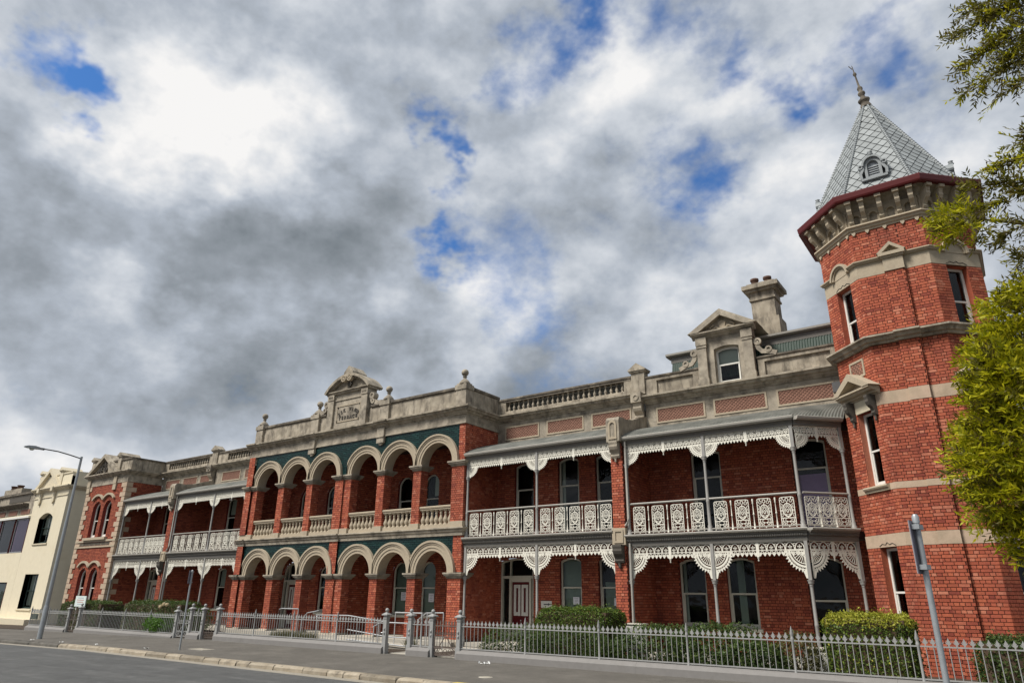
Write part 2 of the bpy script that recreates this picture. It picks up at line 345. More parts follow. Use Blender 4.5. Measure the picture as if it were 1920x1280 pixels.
def seg_top(u0, u1, zt, rise, n=10):           # arch-topped outline: bottom-left is left to the caller; returns points right spring -> left spring
    if rise <= 0: return [(u1, zt), (u0, zt)]
    w = (u1 - u0) / 2; R = (w * w + rise * rise) / (2 * rise); cz = zt - R; a = math.asin(min(1, w / R)); c = (u0 + u1) / 2
    return [(c + R * math.sin(a - 2 * a * i / n), cz + R * math.cos(a - 2 * a * i / n)) for i in range(n + 1)]
def outline(u0, u1, z0, zt, rise, n=10): return [(u0, z0), (u1, z0)] + seg_top(u0, u1, zt, rise, n)
class Hole:
    def __init__(s, u0, u1, z0, z1, rise=0.0): s.u0, s.u1, s.z0, s.z1, s.rise = u0, u1, z0, z1, rise
    def at(s, z):
        if z < s.z0 or z > s.z1: return None
        w = (s.u1 - s.u0) / 2; c = (s.u0 + s.u1) / 2
        if s.rise > 0 and z > s.z1 - s.rise:
            R = (w * w + s.rise ** 2) / (2 * s.rise); x = R * R - (z - s.z1 + R) ** 2
            if x <= 0: return None
            w = min(w, math.sqrt(x))
        return (c - w, c + w)
CH = 0.0862
class Wall:
    """A wall part whose bricks are laid one by one; bricks proud of a mortar bed."""
    def __init__(s, parent, n_single=0, brick='brick', mortar='mortar', name='wall'):
        s.parent, s.n, s.bm, s.mm, s.name = parent, n_single, brick, mortar, name; s.bricks = []; s.bed = MB()
    def field(s, F, u0, u1, z0, z1, holes=(), bond='english', L=0.24, single=True):
        i0 = int(round(z0 / CH)); nz = max(1, int(round((z1 - z0) / CH))); ch = (z1 - z0) / nz
        for k in range(nz):
            za = z0 + k * ch; zb = za + ch; iv = [(u0, u1)]
            for h in holes:
                r = h.at((za + zb) / 2)
                if r is None: continue
                nv = []
                for a, b in iv:
                    if r[1] <= a or r[0] >= b: nv.append((a, b)); continue
                    if r[0] > a + .02: nv.append((a, r[0]))
                    if r[1] < b - .02: nv.append((r[1], b))
                iv = nv
            head = bond == 'english' and (k + i0) % 2 == 1
            l = L / 2 if head else L; off = (L / 4 if head else 0.0) if bond == 'english' else (L / 2 if (k + i0) % 2 else 0.0)
            g = 0.015
            for a, b in iv:
                s.bed.quad(F(a, za, -.010), F(b, za, -.010), F(b, zb, -.010), F(a, zb, -.010))
                j = math.floor((a - u0 + off) / l)
                while True:
                    ua = u0 - off + j * l; ub = ua + l; j += 1
                    if ua >= b - .01: break
                    x0, x1 = max(ua + g / 2, a), min(ub - g / 2, b)
                    if x1 - x0 < 0.03: continue
                    full = single and (x1 - x0) > l - g - 1e-4
                    s.bricks.append((F, x0, x1, za + g / 2, zb - g / 2, full))
    def finish(s, ok=lambda p: True):
        w = s.bed.build(s.name, s.mm, s.parent)
        picks = set()
        if s.n:
            cand = []
            for i, b in enumerate(s.bricks):
                if b[5]:
                    p = Vector(b[0]((b[1] + b[2]) / 2, (b[3] + b[4]) / 2, 0))
                    if ok(p): cand.append(((p - CAM).length, i))
            cand.sort(); picks = {i for _, i in cand[:s.n]}
        rest = MB(); meshes = {}
        for i, (F, a, b, z0, z1, full) in enumerate(s.bricks):
            if i in picks:
                key = (round(b - a, 3), round(z1 - z0, 3))
                if key not in meshes:
                    m = MB(); m.open_box(Frame(0, 0, 0), -(b - a) / 2, (b - a) / 2, 0, z1 - z0, -.03, 0); meshes[key] = m.mesh('brick', s.bm, (0, 0, 0))[0]
                place(meshes[key], 'brick', w, F((a + b) / 2, z0, random.uniform(-.001, .004)), (0, 0, F.a))
            else:
                rest.open_box(F, a, b, z0, z1, -.012, random.uniform(-.001, .004))
        o = rest.build('brickwork', s.bm, w)
        if o: o['kind'] = 'stuff'
        return w
# ------------------------------------------------------------------ the setting
GY = 17.0                                      # fence line
KY = 12.55                                     # kerb face
def gz(x): return 0.0 if x > -27 else (x + 27) * 0.0125      # the street falls gently to the left
def sheet(name, material, xs, ys, zf):
    m = MB(); n = len(ys)
    for x in xs:
        for y in ys: m.v.append((x, y, zf(x, y)))
    for i in range(len(xs) - 1):
        for j in range(n - 1): m.f.append((i * n + j, (i + 1) * n + j, (i + 1) * n + j + 1, i * n + j + 1)); m.sm.append(True)
    o = m.build(name, material); o['kind'] = 'structure'; return o
XS = [-2000, -400, -150, -90, -70, -60, -50, -44, -38, -32, -27, -20, -10, 0, 10, 30, 90, 400, 2000]
sheet('ground', 'soil', XS, [-2000, -300, -60, 12.0, 12.9, 16.9, 30, 60, 300, 2000], lambda x, y: max(gz(x), -.9) - .22)
sheet('road', 'asphalt', XS[2:-2], [-6, 0, 3, 6, 9, 11, KY - .32], lambda x, y: max(gz(x), -.9) - .17 + .10 * max(0, 1 - abs(y - 4.5) / 8))
sheet('gutter_strip', 'gutter_strip', XS[2:-2], [KY - .34, KY + .06], lambda x, y: max(gz(x), -.9) - .166)
sheet('footpath', 'footpath', XS[2:-2], [KY + .26, 14, 15.5, 17.2], lambda x, y: max(gz(x), -.9) + .0 - .045 * (17.2 - y) / 4.4)
sheet('garden_ground', 'soil', XS[5:-4], [17.15, 19, 21, 24], lambda x, y: max(gz(x), -.9) + .015)
kb = sheet('kerb', 'kerb_joint', XS[2:-2], [KY + .03, KY + .27], lambda x, y: max(gz(x), -.9) - .075)
x = -46.0; i = 0
while x < 3:                                   # split bluestone and sandstone kerb blocks
    L_ = random.uniform(.55, 1.35); m = MB(); z = gz(x) - .046
    a, b = x + .018, x + L_ - .018; j = lambda s=.018: random.uniform(-s, s)
    y0, y1 = KY + j(), KY + .28
    bot = [(a + j(), y0 - .015, z - .13), (b + j(), y0 - .015, z - .13), (b, y1, z - .13), (a, y1, z - .13)]
    mid = [(a + j(), y0 - .01 + j(.01), z - .045), (b + j(), y0 + j(.01), z - .04), (b, y1, z - .03), (a, y1, z - .03)]
    top = [(a + .03 + j(), y0 + .05 + j(), z + .006 + j(.006)), (b - .03 + j(), y0 + .05 + j(), z + .006 + j(.006)), (b - .01, y1, z + .002), (a + .01, y1, z + .002)]
    m.add(bot + mid + top, [(0, 1, 5, 4), (1, 2, 6, 5), (3, 0, 4, 7), (2, 3, 7, 6), (4, 5, 9, 8), (5, 6, 10, 9), (6, 7, 11, 10), (7, 4, 8, 11), (8, 9, 10, 11)])
    m.build('kerb_stone', 'kerb_dark' if x < -30 else 'kerb', kb)
    x += L_; i += 1
part('painted_line', 'yellow_line', kb, lambda m: m.box(front(KY + .17), -10.6, -9.7, -.040, -.0355, -.08, .09))

# ------------------------------------------------------------------ windows and doors
def window(parent, F, u0, u1, z0, z1, rise=0.1, mid=None, frame='cream_paint', reveal=.13, fw=.065, drape=None, sill=True, reveal_mat='red_paint', paper=None, mull=False, sill_mat='cream_paint', dpt=.5):
    r = reveal
    w = part('window', frame, parent, lambda m: (
        m.ring(F, outline(u0, u1, z0, z1, rise), outline(u0 + fw, u1 - fw, z0 + fw, z1 - fw, max(0, rise - .01)), -r - .05, -r + .02),
        m.box(F, u0 + fw * .6, u1 - fw * .6, mid - .025, mid + .025, -r - .03, -r + .012) if mid else None,
        m.ring(F, outline(u0 + fw * .8, u1 - fw * .8, z0 + fw * .8, mid - .02, 0), outline(u0 + fw + .04, u1 - fw - .04, z0 + fw + .06, mid - .03, 0), -r - .035, -r - .002) if mid else None,
        m.box(F, (u0 + u1) / 2 - .018, (u0 + u1) / 2 + .018, z0 + fw, z1 - fw * 1.2, -r - .03, -r + .008) if mull else None))
    e = .02
    if mid:
        part('pane', 'glass', w, lambda m: m.flat(F, outline(u0 + fw - e, u1 - fw + e, mid, z1 - fw + e, max(0, rise - .01)), -r - .012))
        part('pane', 'glass', w, lambda m: m.flat(F, outline(u0 + fw - e, u1 - fw + e, z0 + fw - e, mid, 0), -r - .024))
    else: part('pane', 'glass', w, lambda m: m.flat(F, outline(u0 + fw - e, u1 - fw + e, z0 + fw - e, z1 - fw + e, rise), -r - .02))
    ol = outline(u0, u1, z0, z1, rise)
    def rv(m):
        n = len(ol)
        for i in range(n):
            a, b = ol[i], ol[(i + 1) % n]; m.quad(F(*a, -.002), F(*b, -.002), F(*b, -r - .06), F(*a, -r - .06))
    part('reveal', reveal_mat, w, rv)
    def room(m):
        a = dpt; vs = [F(u0 - .1, z0 - .1, -r - .052), F(u1 + .1, z0 - .1, -r - .052), F(u1 + .1, z1 + .1, -r - .052), F(u0 - .1, z1 + .1, -r - .052), F(u0 - .1, z0 - .1, -r - a), F(u1 + .1, z0 - .1, -r - a), F(u1 + .1, z1 + .1, -r - a), F(u0 - .1, z1 + .1, -r - a)]
        m.add(vs, [(4, 5, 6, 7), (0, 4, 7, 3), (5, 1, 2, 6), (7, 6, 2, 3), (0, 1, 5, 4)])
    part('interior', 'interior', w, room)
    if drape:
        for (dm, a, b, c, e2) in drape: part('blind' if 'blind' in dm else 'curtain', dm, w, lambda m: m.box(F, u0 + (u1 - u0) * a, u0 + (u1 - u0) * b, z0 + (z1 - z0) * c, z0 + (z1 - z0) * e2 - .01, -r - .14, -r - .12))
    if sill: part('sill', sill_mat, w, lambda m: m.sweep(F, [(-r, z0 + .02), (.07, z0 - .01), (.07, z0 - .085), (.04, z0 - .11), (-r, z0 - .11)], u0 - .07, u1 + .07))
    if paper:
        for (pu, pz, pw, ph) in paper:
            p = part('notice', 'paper', w, lambda m: m.box(F, pu - pw / 2, pu + pw / 2, pz - ph / 2, pz + ph / 2, -r - .010, -r - .004))
            part('print_lines', 'print_grey', p, lambda m: [m.box(F, pu - pw * (.36 if k == 0 else .25), pu + pw * (.36 if k == 0 else .25), pz + ph * (.30 - .2 * k) - .008, pz + ph * (.30 - .2 * k) + .008, -r - .006, -r - .0025) for k in range(4)])
    return w
def front_door(parent, F, u0, u1, z0, z1, rise, leaf0, leaf1, leaf_top, trans, n_slot=2, leaf_mat='maroon', side=True):
    d = part('door', 'cream_paint', parent, lambda m: (
        m.ring(F, outline(u0, u1, z0, z1, rise), outline(u0 + .06, u1 - .06, z0 + .02, z1 - .06, max(rise - .01, 0)), -.2, -.03),
        m.box(F, u0 + .05, u1 - .05, trans - .05, trans + .05, -.19, -.02), m.box(F, leaf0 - .09, leaf0, z0, trans, -.19, -.03), m.box(F, leaf1, leaf1 + .09, z0, trans, -.19, -.03),
        m.box(F, leaf0 - .07, leaf0 - .02, trans, z1 - .08, -.18, -.05), m.box(F, leaf0, leaf1, leaf_top, trans - .045, -.18, -.06),
        m.box(F, u0 + .04, leaf0 - .08, z0, z0 + .55, -.18, -.07) if side else None))
    lf = part('leaf', leaf_mat, d, lambda m: m.box(F, leaf0, leaf1, z0 + .02, leaf_top, -.17, -.12))
    lw = leaf1 - leaf0; zl = z0 + (leaf_top - z0) * .42
    for k in range(n_slot):
        a = leaf0 + lw * (.10 + k * .84 / n_slot); b = a + lw * (.84 / n_slot - .06)
        part('panel', 'white_paint', d, lambda m: (m.ring(F, [(a, zl), (b, zl), (b, leaf_top - .1), (a, leaf_top - .1)], [((a * 2 + b) / 3, zl + .13), ((a + b * 2) / 3, zl + .13), ((a + b * 2) / 3, leaf_top - .22), ((a * 2 + b) / 3, leaf_top - .22)], -.13, -.105)))
        part('panel', 'white_paint', d, lambda m: m.box(F, a, b, z0 + .2, z0 + .58, -.13, -.108))
    part('door_knob', 'steel', d, lambda m: m.lathe(F((leaf0 + leaf1) / 2, zl - .17, -.10), [(.0, -.03), (.03, -.015), (.03, .015), (.0, .03)], 8))
    part('pane', 'glass', d, lambda m: m.flat(F, outline(leaf0 - .03, u1 - .05, trans + .04, z1 - .05, rise * .7), -.12))
    if side:
        part('pane', 'glass', d, lambda m: m.flat(F, [(u0 + .05, z0 + .5), (leaf0 - .07, z0 + .5), (leaf0 - .07, trans), (u0 + .05, trans)], -.13))
        part('pane', 'glass', d, lambda m: m.flat(F, [(u0 + .05, trans), (leaf0 - .05, trans), (leaf0 - .05, z1 - .08), (u0 + .05, z1 - .12)], -.13))
    part('interior', 'interior', d, lambda m: m.flat(F, outline(u0 - .05, u1 + .05, z0, z1 + .03, rise), -.24))
    part('reveal', 'red_paint', d, lambda m: m.ring(F, outline(u0 - .004, u1 + .004, z0 - .004, z1 + .004, rise), outline(u0, u1, z0, z1, rise), -.24, -.003))
    return d

# ------------------------------------------------------------------ cast-iron lace
LF = Frame(0, 0, 0)
def lace_panel_mesh(w=.42, h=.86):             # balustrade panel, origin at its bottom centre
    m = MB(); t0, t1 = -.008, .008; S = lambda pts, wd=.016, c=False: m.stroke(LF, pts, wd, t0, t1, c); a = w / 2
    m.box(LF, -a, -a + .022, 0, h * .93, t0, t1); m.box(LF, a - .022, a, 0, h * .93, t0, t1)
    for zz in (.30, .045): m.box(LF, -a, a, h * zz - .012, h * zz + .012, t0 - .002, t1 + .002)
    m.box(LF, -a * .8, a * .8, h - .02, h, t0, t1); m.box(LF, -a, a, h * .18 - .008, h * .18 + .008, t0 - .001, t1 + .001)
    for s in (-1, 1):
        m.circle(LF, s * (a - .055), h * .93, .042, .026, t0, t1, 8); m.circle(LF, s * (a * .52), h * .86, .04, .016, t0, t1, 8)
        S([(s * a * .95, h * .80), (s * a * .62, h * .74), (s * a * .80, h * .62), (s * a * .92, h * .66)], .016)
        S([(s * a * .92, h * .42), (s * a * .62, h * .46), (s * a * .70, h * .36), (s * a * .95, h * .33)], .016)
        S([(0, h * .33), (s * a * .30, h * .40), (s * a * .36, h * .52), (s * a * .20, h * .62), (0, h * .70)], .018)
        S([(0, h * .46), (s * a * .16, h * .54), (0, h * .60)], .02)
        S([(s * a * .1, h * .045), (s * a * .35, h * .12), (s * a * .1, h * .18)], .016); m.circle(LF, s * a * .62, h * .115, .033, .016, t0, t1, 8)
        S([(s * a * .12, h * .30), (s * a * .5, h * .24), (s * a * .12, h * .18)], .014); m.box(LF, s * a * .72 - .01, s * a * .72 + .01, h * .18, h * .30, t0, t1)
        m.circle(LF, s * a * .78, h * .54, .022, .014, t0, t1, 6)
    m.circle(LF, 0, h * .56, a * .62, .026, t0 - .002, t1 + .002, 16, 1.45); m.circle(LF, 0, h * .56, a * .44, .014, t0, t1, 14, 1.5)
    m.circle(LF, 0, h * .90, .045, .02, t0, t1, 8); S([(0, h * .70), (0, h * .86)], .02); S([(0, h * .30), (0, h * .36)], .03)
    m.prism(LF, [(-.04, h * .045), (.04, h * .045), (0, h * .0)], t0, t1)
    return m.mesh('lace_panel', 'lace', (0, 0, 0))[0]
def rail_baluster_mesh(h=.86):
    m = MB(); m.lathe((0, 0, 0), [(.034, 0), (.034, .04), (.018, .06), (.026, .12), (.015, .2), (.013, h * .45), (.026, h * .47), (.026, h * .50), (.013, h * .52), (.013, h * .82), (.027, h * .85), (.018, h * .9), (.03, h * .95), (.02, h)], 8)
    return m.mesh('baluster', 'lace', (0, 0, 0))[0]
def lace_bracket_mesh(w, h, sgn, big):         # corner fan; origin at the post, top
    m = MB(); t0, t1 = -.009, .009; P = lambda r, a: (sgn * r * math.cos(a), -r * math.sin(a) * h / w * (.80 if big else .95))
    R = w
    A = [PI / 2 * i / 12 for i in range(13)]
    for r, wd in ((.28, .022), (.62, .022), (.74, .05), (.88, .03)): m.stroke(LF, [P(R * r, a) for a in A], wd, t0, t1)
    m.box(LF, min(0, sgn * .03), max(0, sgn * .03), -h, 0, t0, t1); m.box(LF, min(0, sgn * w), max(0, sgn * w), -.024, 0, t0, t1)
    for i in range(1, 8): a = PI / 2 * i / 8; m.stroke(LF, [P(R * .28, a), P(R * .62, a)], .016, t0, t1)
    for i in range(10):
        a0, a1 = PI / 2 * i / 10, PI / 2 * (i + 1) / 10
        m.prism(LF, [P(R * .88, a0), P(R * .88, a1), P(R * 1.02, (a0 + a1) / 2)][::(-1 if sgn > 0 else 1)], t0, t1)
        m.stroke(LF, [P(R * .74, a0), P(R * .88, (a0 + a1) / 2), P(R * .74, a1)], .014, t0, t1)
    zt = -h * (.74 if big else .86)
    m.prism(LF, [(0, zt), (sgn * w * .20, zt), (sgn * w * .15, zt - h * .1), (sgn * .05, -h), (0, -h)][::(-1 if sgn > 0 else 1)], t0, t1)
    return m.mesh('lace_bracket', 'lace', (0, 0, 0))[0]
def lace_frieze(parent, F, u0, u1, zt, dep, pitch, open_):
    def fn(m):
        n = max(2, round((u1 - u0) / pitch)); p = (u1 - u0) / n; t0, t1 = -.009, .009; D = dep
        m.box(F, u0, u1, zt - .022, zt, t0 - .002, t1 + .002); m.box(F, u0, u1, zt - D * .60, zt - D * .60 + .02, t0 - .001, t1 + .001); m.box(F, u0, u1, zt - D * .80, zt - D * .80 + .022, t0 - .002, t1 + .002)
        for k in range(n):
            a = u0 + k * p; c = a + p / 2; zc = zt - D * .58
            m.stroke(F, [(c + p * .47 * math.cos(x), zc + D * .50 * math.sin(x)) for x in [PI * i / 9 for i in range(10)]], .022 if open_ else .028, t0, t1)
            if open_:
                for x in (PI * .25, PI / 2, PI * .75): m.stroke(F, [(c, zc), (c + p * .3 * math.cos(x), zc + D * .34 * math.sin(x))], .02, t0, t1)
                m.circle(F, c, zc + D * .16, p * .13, .016, t0, t1, 8); m.circle(F, a, zc + D * .36, p * .12, .014, t0, t1, 8)
            else:
                m.circle(F, c, zc + D * .18, p * .24, .03, t0, t1, 8); m.circle(F, a + .001, zc + D * .34, p * .20, .026, t0, t1, 8); m.stroke(F, [(c, zc), (c, zc + D * .5)], .02, t0, t1)
            for s in (0, .5):
                m.stroke(F, [(a + p * s, zt - D * .60), (a + p * (s + .25), zt - D * .79), (a + p * (s + .5), zt - D * .60)], .018, t0, t1)
                m.prism(F, [(a + p * s + .006, zt - D * .80), (a + p * (s + .25) - .004, zt - D), (a + p * (s + .25) + .004, zt - D), (a + p * (s + .5) - .006, zt - D * .80)], t0, t1)
    o = part('lace_frieze', 'lace', parent, fn)
    c = (u0 + u1) / 2
    part('pendant', 'lace', o, lambda m: (m.box(F, c - .045, c + .045, zt - dep, zt + .004, -.014, .016), m.lathe(F(c, zt - dep - .14, 0), [(.006, 0), (.028, .03), (.012, .07), (.034, .1), (.034, .14)], 8)))
    return o
PANEL = lace_panel_mesh(); RBAL = rail_baluster_mesh()
BR = {(b, s): lace_bracket_mesh(*((.58, .76) if b else (.44, .44)), s, b) for b in (0, 1) for s in (-1, 1)}
def bal_mesh(h, r, material, name='baluster', n=10):
    m = MB(); m.lathe((0, 0, 0), [(r * .95, 0), (r * .95, h * .07), (r * .6, h * .10), (r * .7, h * .16), (r, h * .30), (r * .92, h * .40), (r * .5, h * .58), (r * .42, h * .72), (r * .62, h * .76), (r * .5, h * .80), (r * .55, h * .88), (r * .9, h * .92), (r * .9, h)], n)
    return m.mesh(name, material, (0, 0, 0))[0]

CORN = lambda z0, z1, p: [(0, z1), (p, z1), (p, z1 - (z1 - z0) * .22), (p * .82, z1 - (z1 - z0) * .30), (p * .72, z1 - (z1 - z0) * .52), (p * .42, z1 - (z1 - z0) * .60), (p * .34, z1 - (z1 - z0) * .80), (p * .16, z1 - (z1 - z0) * .86), (p * .14, z0), (0, z0)]
def console(m, F, u0, u1, z0, z1, p):          # scrolled bracket
    h = z1 - z0; pr = [(0, z1), (p, z1), (p, z1 - h * .10), (p * .92, z1 - h * .22), (p * .95, z1 - h * .34), (p * .80, z1 - h * .50), (p * .50, z1 - h * .64), (p * .36, z1 - h * .76), (p * .42, z1 - h * .86), (p * .30, z1 - h * .96), (0, z0)]
    m.sweep(F, pr, u0, u1)
def lattice_panel(parent, F, u0, u1, z0, z1):
    fr = part('lattice_panel', 'stone_warm', parent, lambda m: m.ring(F, [(u0 - .06, z0 - .06), (u1 + .06, z0 - .06), (u1 + .06, z1 + .06), (u0 - .06, z1 + .06)], [(u0, z0), (u1, z0), (u1, z1), (u0, z1)], -.02, .025))
    part('panel_back', 'terracotta_lattice', fr, lambda m: m.flat(F, [(u0 - .01, z0 - .01), (u1 + .01, z0 - .01), (u1 + .01, z1 + .01), (u0 - .01, z1 + .01)], .002))
    def tiles(m):                              # little raised diamonds
        pu, pz = .125, .105; nu = int((u1 - u0) / pu); nz = int((z1 - z0) / pz)
        for i in range(nu * 2 + 1):
            for j in range(nz * 2 + 1):
                if (i + j) % 2: continue
                cu = u0 + (u1 - u0) * i / (2 * nu); cz = z0 + (z1 - z0) * j / (2 * nz); w = (u1 - u0) / (2 * nu) * .84; h = (z1 - z0) / (2 * nz) * .84
                pts = [(max(u0, cu - w), cz), (cu, max(z0, cz - h)), (min(u1, cu + w), cz), (cu, min(z1, cz + h))]
                m.add([F(*p, .004) for p in pts] + [F(min(max(cu, u0), u1), cz, .02)], [(0, 1, 4), (1, 2, 4), (2, 3, 4), (3, 0, 4)])
    o = part('diamond_tiles', 'terracotta', fr, tiles); o['kind'] = 'stuff'
    return fr
def column(parent, x, y, z0, zc, zt, ang=0):   # cast-iron column: shaft, capital, square block above
    c = part('column', 'grey_column', parent, lambda m: m.lathe((x, y, z0), [(.085, 0), (.085, .10), (.062, .13), (.070, .2), (.052, .24), (.050, .9), (.058, .93), (.058, .97), (.048, 1.0), (.043, zc - z0 - .14)], 12))
    part('capital', 'grey_column', c, lambda m: m.lathe((x, y, zc - .15), [(.044, 0), (.058, .015), (.046, .03), (.055, .06), (.088, .10), (.070, .12), (.10, .15), (.10, .175)], 10))
    F = Frame(x, y, ang)
    part('column_block', 'grey_column', c, lambda m: m.box(F, -.048, .048, zc + .02, zt, -.048, .048))
    return c
def corrugated(parent, pts_eave, pts_top, prof, name='verandah_roof', material='iron_roof', pitch=.105, amp=.028):
    """pts: polylines of matching corners along the eave and the wall; prof: (fraction from wall, drop)"""
    m = MB(); cols = []
    for k in range(len(pts_eave) - 1):
        e0, e1, t0, t1 = (Vector(p) for p in (pts_eave[k], pts_eave[k + 1], pts_top[k], pts_top[k + 1]))
        n = max(1, int((e1 - e0).length / pitch)) * 4
        for i in range(n + (1 if k == len(pts_eave) - 2 else 0)):
            s = i / n; e = e0.lerp(e1, s); t = t0.lerp(t1, s); o = amp * math.sin(2 * PI * i / 4 + .4)
            cols.append([(t.lerp(e, f).x, t.lerp(e, f).y, t.z + (e.z - t.z) * dz + o) for f, dz in prof])
    n = len(prof)
    for c in cols: m.v.extend(c)
    for i in range(len(cols) - 1):
        for j in range(n - 1): m.f.append((i * n + j, i * n + j + 1, (i + 1) * n + j + 1, (i + 1) * n + j)); m.sm.append(True)
    return m.build(name, material, parent)
ROOFP = [(0, 0), (.2, .12), (.4, .27), (.6, .46), (.75, .62), (.86, .76), (.94, .88), (1, 1)]
VY, MY = 21.15, 23.2
SMALLBAL = bal_mesh(.39, .062, 'stone')

def verandah_house(name, label, cat, xl, xr, dz, cols, npan, up, down, lat, n_single, left_X, cant=None, group=None, pier=True, brick='brick', balu=True):
    R = thing(name, label, cat, ((xl + xr) / 2, MY, 0), group)
    FM, FV = front(MY), front(VY)
    xe = xr if not cant else -3.54
    W = Wall(R, n_single, brick)
    holes = [Hole(w['u0'], w['u1'], w['z0'], w['z1'], w.get('rise', .1)) for w in up + down]
    W.field(FM, xl - .06, xe, .08, 7.55 + dz, holes)
    W.field(sideX(left_X), VY + .0, MY + .04, .08, 7.2 + dz, (), single=True)
    W.finish(lambda p: p.z > 1.5 and p.y > 21.2)
    for w in up + down:
        a = dict(w)
        if a.pop('door', None): front_door(R, FM, a['u0'], a['u1'], a['z0'], a['z1'], a.get('rise', .1), *a['leaf'])
        else: window(R, FM, **a)
    # decks, beams, ceilings
    dk = 3.82 + dz
    outlin = [(xl, MY), (xl, VY), (xr, VY)] if not cant else [(xl, MY), (xl, VY), (cant[0][0], cant[0][1]), (cant[1][0], cant[1][1]), (xe, MY)]
    if not cant: outlin += [(xr, MY)]
    def slab(m, za, zb, ol):
        n = len(ol); m.add([(x, y, za) for x, y in ol] + [(x, y, zb) for x, y in ol], [tuple(range(n - 1, -1, -1)), tuple(range(n, 2 * n))] + [(i, (i + 1) % n, n + (i + 1) % n, n + i) for i in range(n)][::-1])
    part('verandah_deck', 'deck', R, lambda m: slab(m, dk - .25, dk - .03, outlin))
    part('verandah_ceiling', 'ceiling_board', R, lambda m: slab(m, 6.90 + dz, 6.94 + dz, outlin))
    part('verandah_floor', 'concrete', R, lambda m: slab(m, .02, .16, outlin))
    runs = [(FV, xl, xr if not cant else cant[0][0])]
    if cant: FC = Frame(cant[0][0], cant[0][1], 45); runs.append((FC, 0.0, math.hypot(cant[1][0] - cant[0][0], cant[1][1] - cant[0][1])))
    T = math.tan(rad(22.5))
    for i, (F, a, b) in enumerate(runs):
        m0 = T if i == 1 else 0; m1 = T if (cant and i == 0) else 0
        part('deck_edge', 'gutter', R, lambda m: m.sweep(F, [(-.05, dk + .01), (.20, dk + .01), (.215, dk - .01), (.20, dk - .05), (.16, dk - .07), (-.05, dk - .07)], a, b, -m0, m1))
        fa = part('deck_fascia', 'grey_paint', R, lambda m: (m.sweep(F, [(-.05, dk - .073), (.15, dk - .073), (.13, dk - .12), (.10, dk - .13), (.10, dk - .20), (.05, dk - .22), (.05, dk - .345), (-.05, dk - .345)], a, b, -m0, m1)))
        dn = part('dentils', 'grey_paint', fa, lambda m: [m.box(F, a + .04 + k * .062, a + .074 + k * .062, dk - .185, dk - .135, .10, .125) for k in range(int((b - a - .08) / .062))]); dn['kind'] = 'stuff'
        part('beam', 'grey_paint', R, lambda m: m.sweep(F, [(-.06, 6.945 + dz), (.08, 6.945 + dz), (.08, 6.90 + dz), (.055, 6.88 + dz), (.055, 6.80 + dz), (-.06, 6.80 + dz)], a, b, -m0, m1))
        part('roof_gutter', 'gutter', R, lambda m: m.sweep(F, [(.05, 7.05 + dz), (.20, 7.07 + dz), (.215, 7.055 + dz), (.205, 7.0 + dz), (.17, 6.955 + dz), (.05, 6.95 + dz)], a, b, -m0, m1))
    # roof
    pe = [(xl, VY - .18, 7.05 + dz), ((xr if not cant else cant[0][0] - .07), VY - .18, 7.05 + dz)]; pt = [(xl, MY, 7.80 + dz), ((xr if not cant else cant[0][0] + .25), MY, 7.80 + dz)]
    if cant: pe.append((cant[1][0] + .16, cant[1][1] - .11, 7.05 + dz)); pt.append((xe + .02, MY, 7.80 + dz))
    corrugated(R, pe, pt, ROOFP)
    # columns, lace
    sup = []                                    # supports along each run
    s0 = [xl + .10] + cols + ([xr - .0] if not cant else [])
    for x in ([xl + .10] + cols):
        column(R, x, VY, .14, 2.40 + dz, 3.48 + dz); column(R, x, VY, dk - .02, 6.12 + dz, 6.80 + dz)
    bays = [(FV, p + .05, q - (.05 if q in cols else 0.0)) for p, q in zip(s0[:-1], s0[1:])]
    if cant:
        L_ = runs[1][2]; ex, ey, _ = FC(L_ - .06, 0, 0)
        column(R, ex, ey, .14, 2.40 + dz, 3.48 + dz, 45); column(R, ex, ey, dk - .02, 6.12 + dz, 6.80 + dz, 45); bays.append((FC, .05, L_ - .11))
    for bi, (F, a, b) in enumerate(bays):
        for zt, dep, pit, op, hb in ((6.80 + dz, .335, .20, 0, 0), (3.475 + dz, .40, .275, 1, 1)):
            lace_frieze(R, F, a, b, zt, dep, pit, op)
            zz = zt - dep * .78
            if hb: zz = zt - dep * .62
            place(BR[(hb, 1)], 'lace_bracket', R, F(a, zz, .004), (0, 0, F.a)); place(BR[(hb, -1)], 'lace_bracket', R, F(b, zz, .004), (0, 0, F.a))
        bl = part('balustrade', 'gutter', R, lambda m: (m.sweep(F, [(-.03, 4.845 + dz), (.035, 4.845 + dz), (.045, 4.82 + dz), (.03, 4.79 + dz), (-.03, 4.79 + dz)], a, b), m.box(F, a, b, dk + .085, dk + .115, -.018, .018)))
        n = npan[bi]; p = (b - a) / n
        for k in range(n):
            place(PANEL, 'lace_panel', bl, F(a + p * (k + .5), dk + .045, 0), (0, 0, F.a))
            if k: place(RBAL, 'rail_baluster', bl, F(a + p * k, dk + .045, 0), (0, 0, F.a))
    # upper wall: render with lattice panels, cornice, parapet
    zb, zc, zt = 7.55 + dz, 8.83 + dz, 9.80 + dz
    part('entablature', 'stone', R, lambda m: m.box(FM, xl, xe, zb, zc, -.35, .0))
    for a, b in lat: lattice_panel(R, FM, a, b, 8.01 + dz, 8.48 + dz)
    part('cornice', 'stone_streak', R, lambda m: m.sweep(FM, CORN(8.72 + dz, 9.02 + dz, .34), xl, xe))
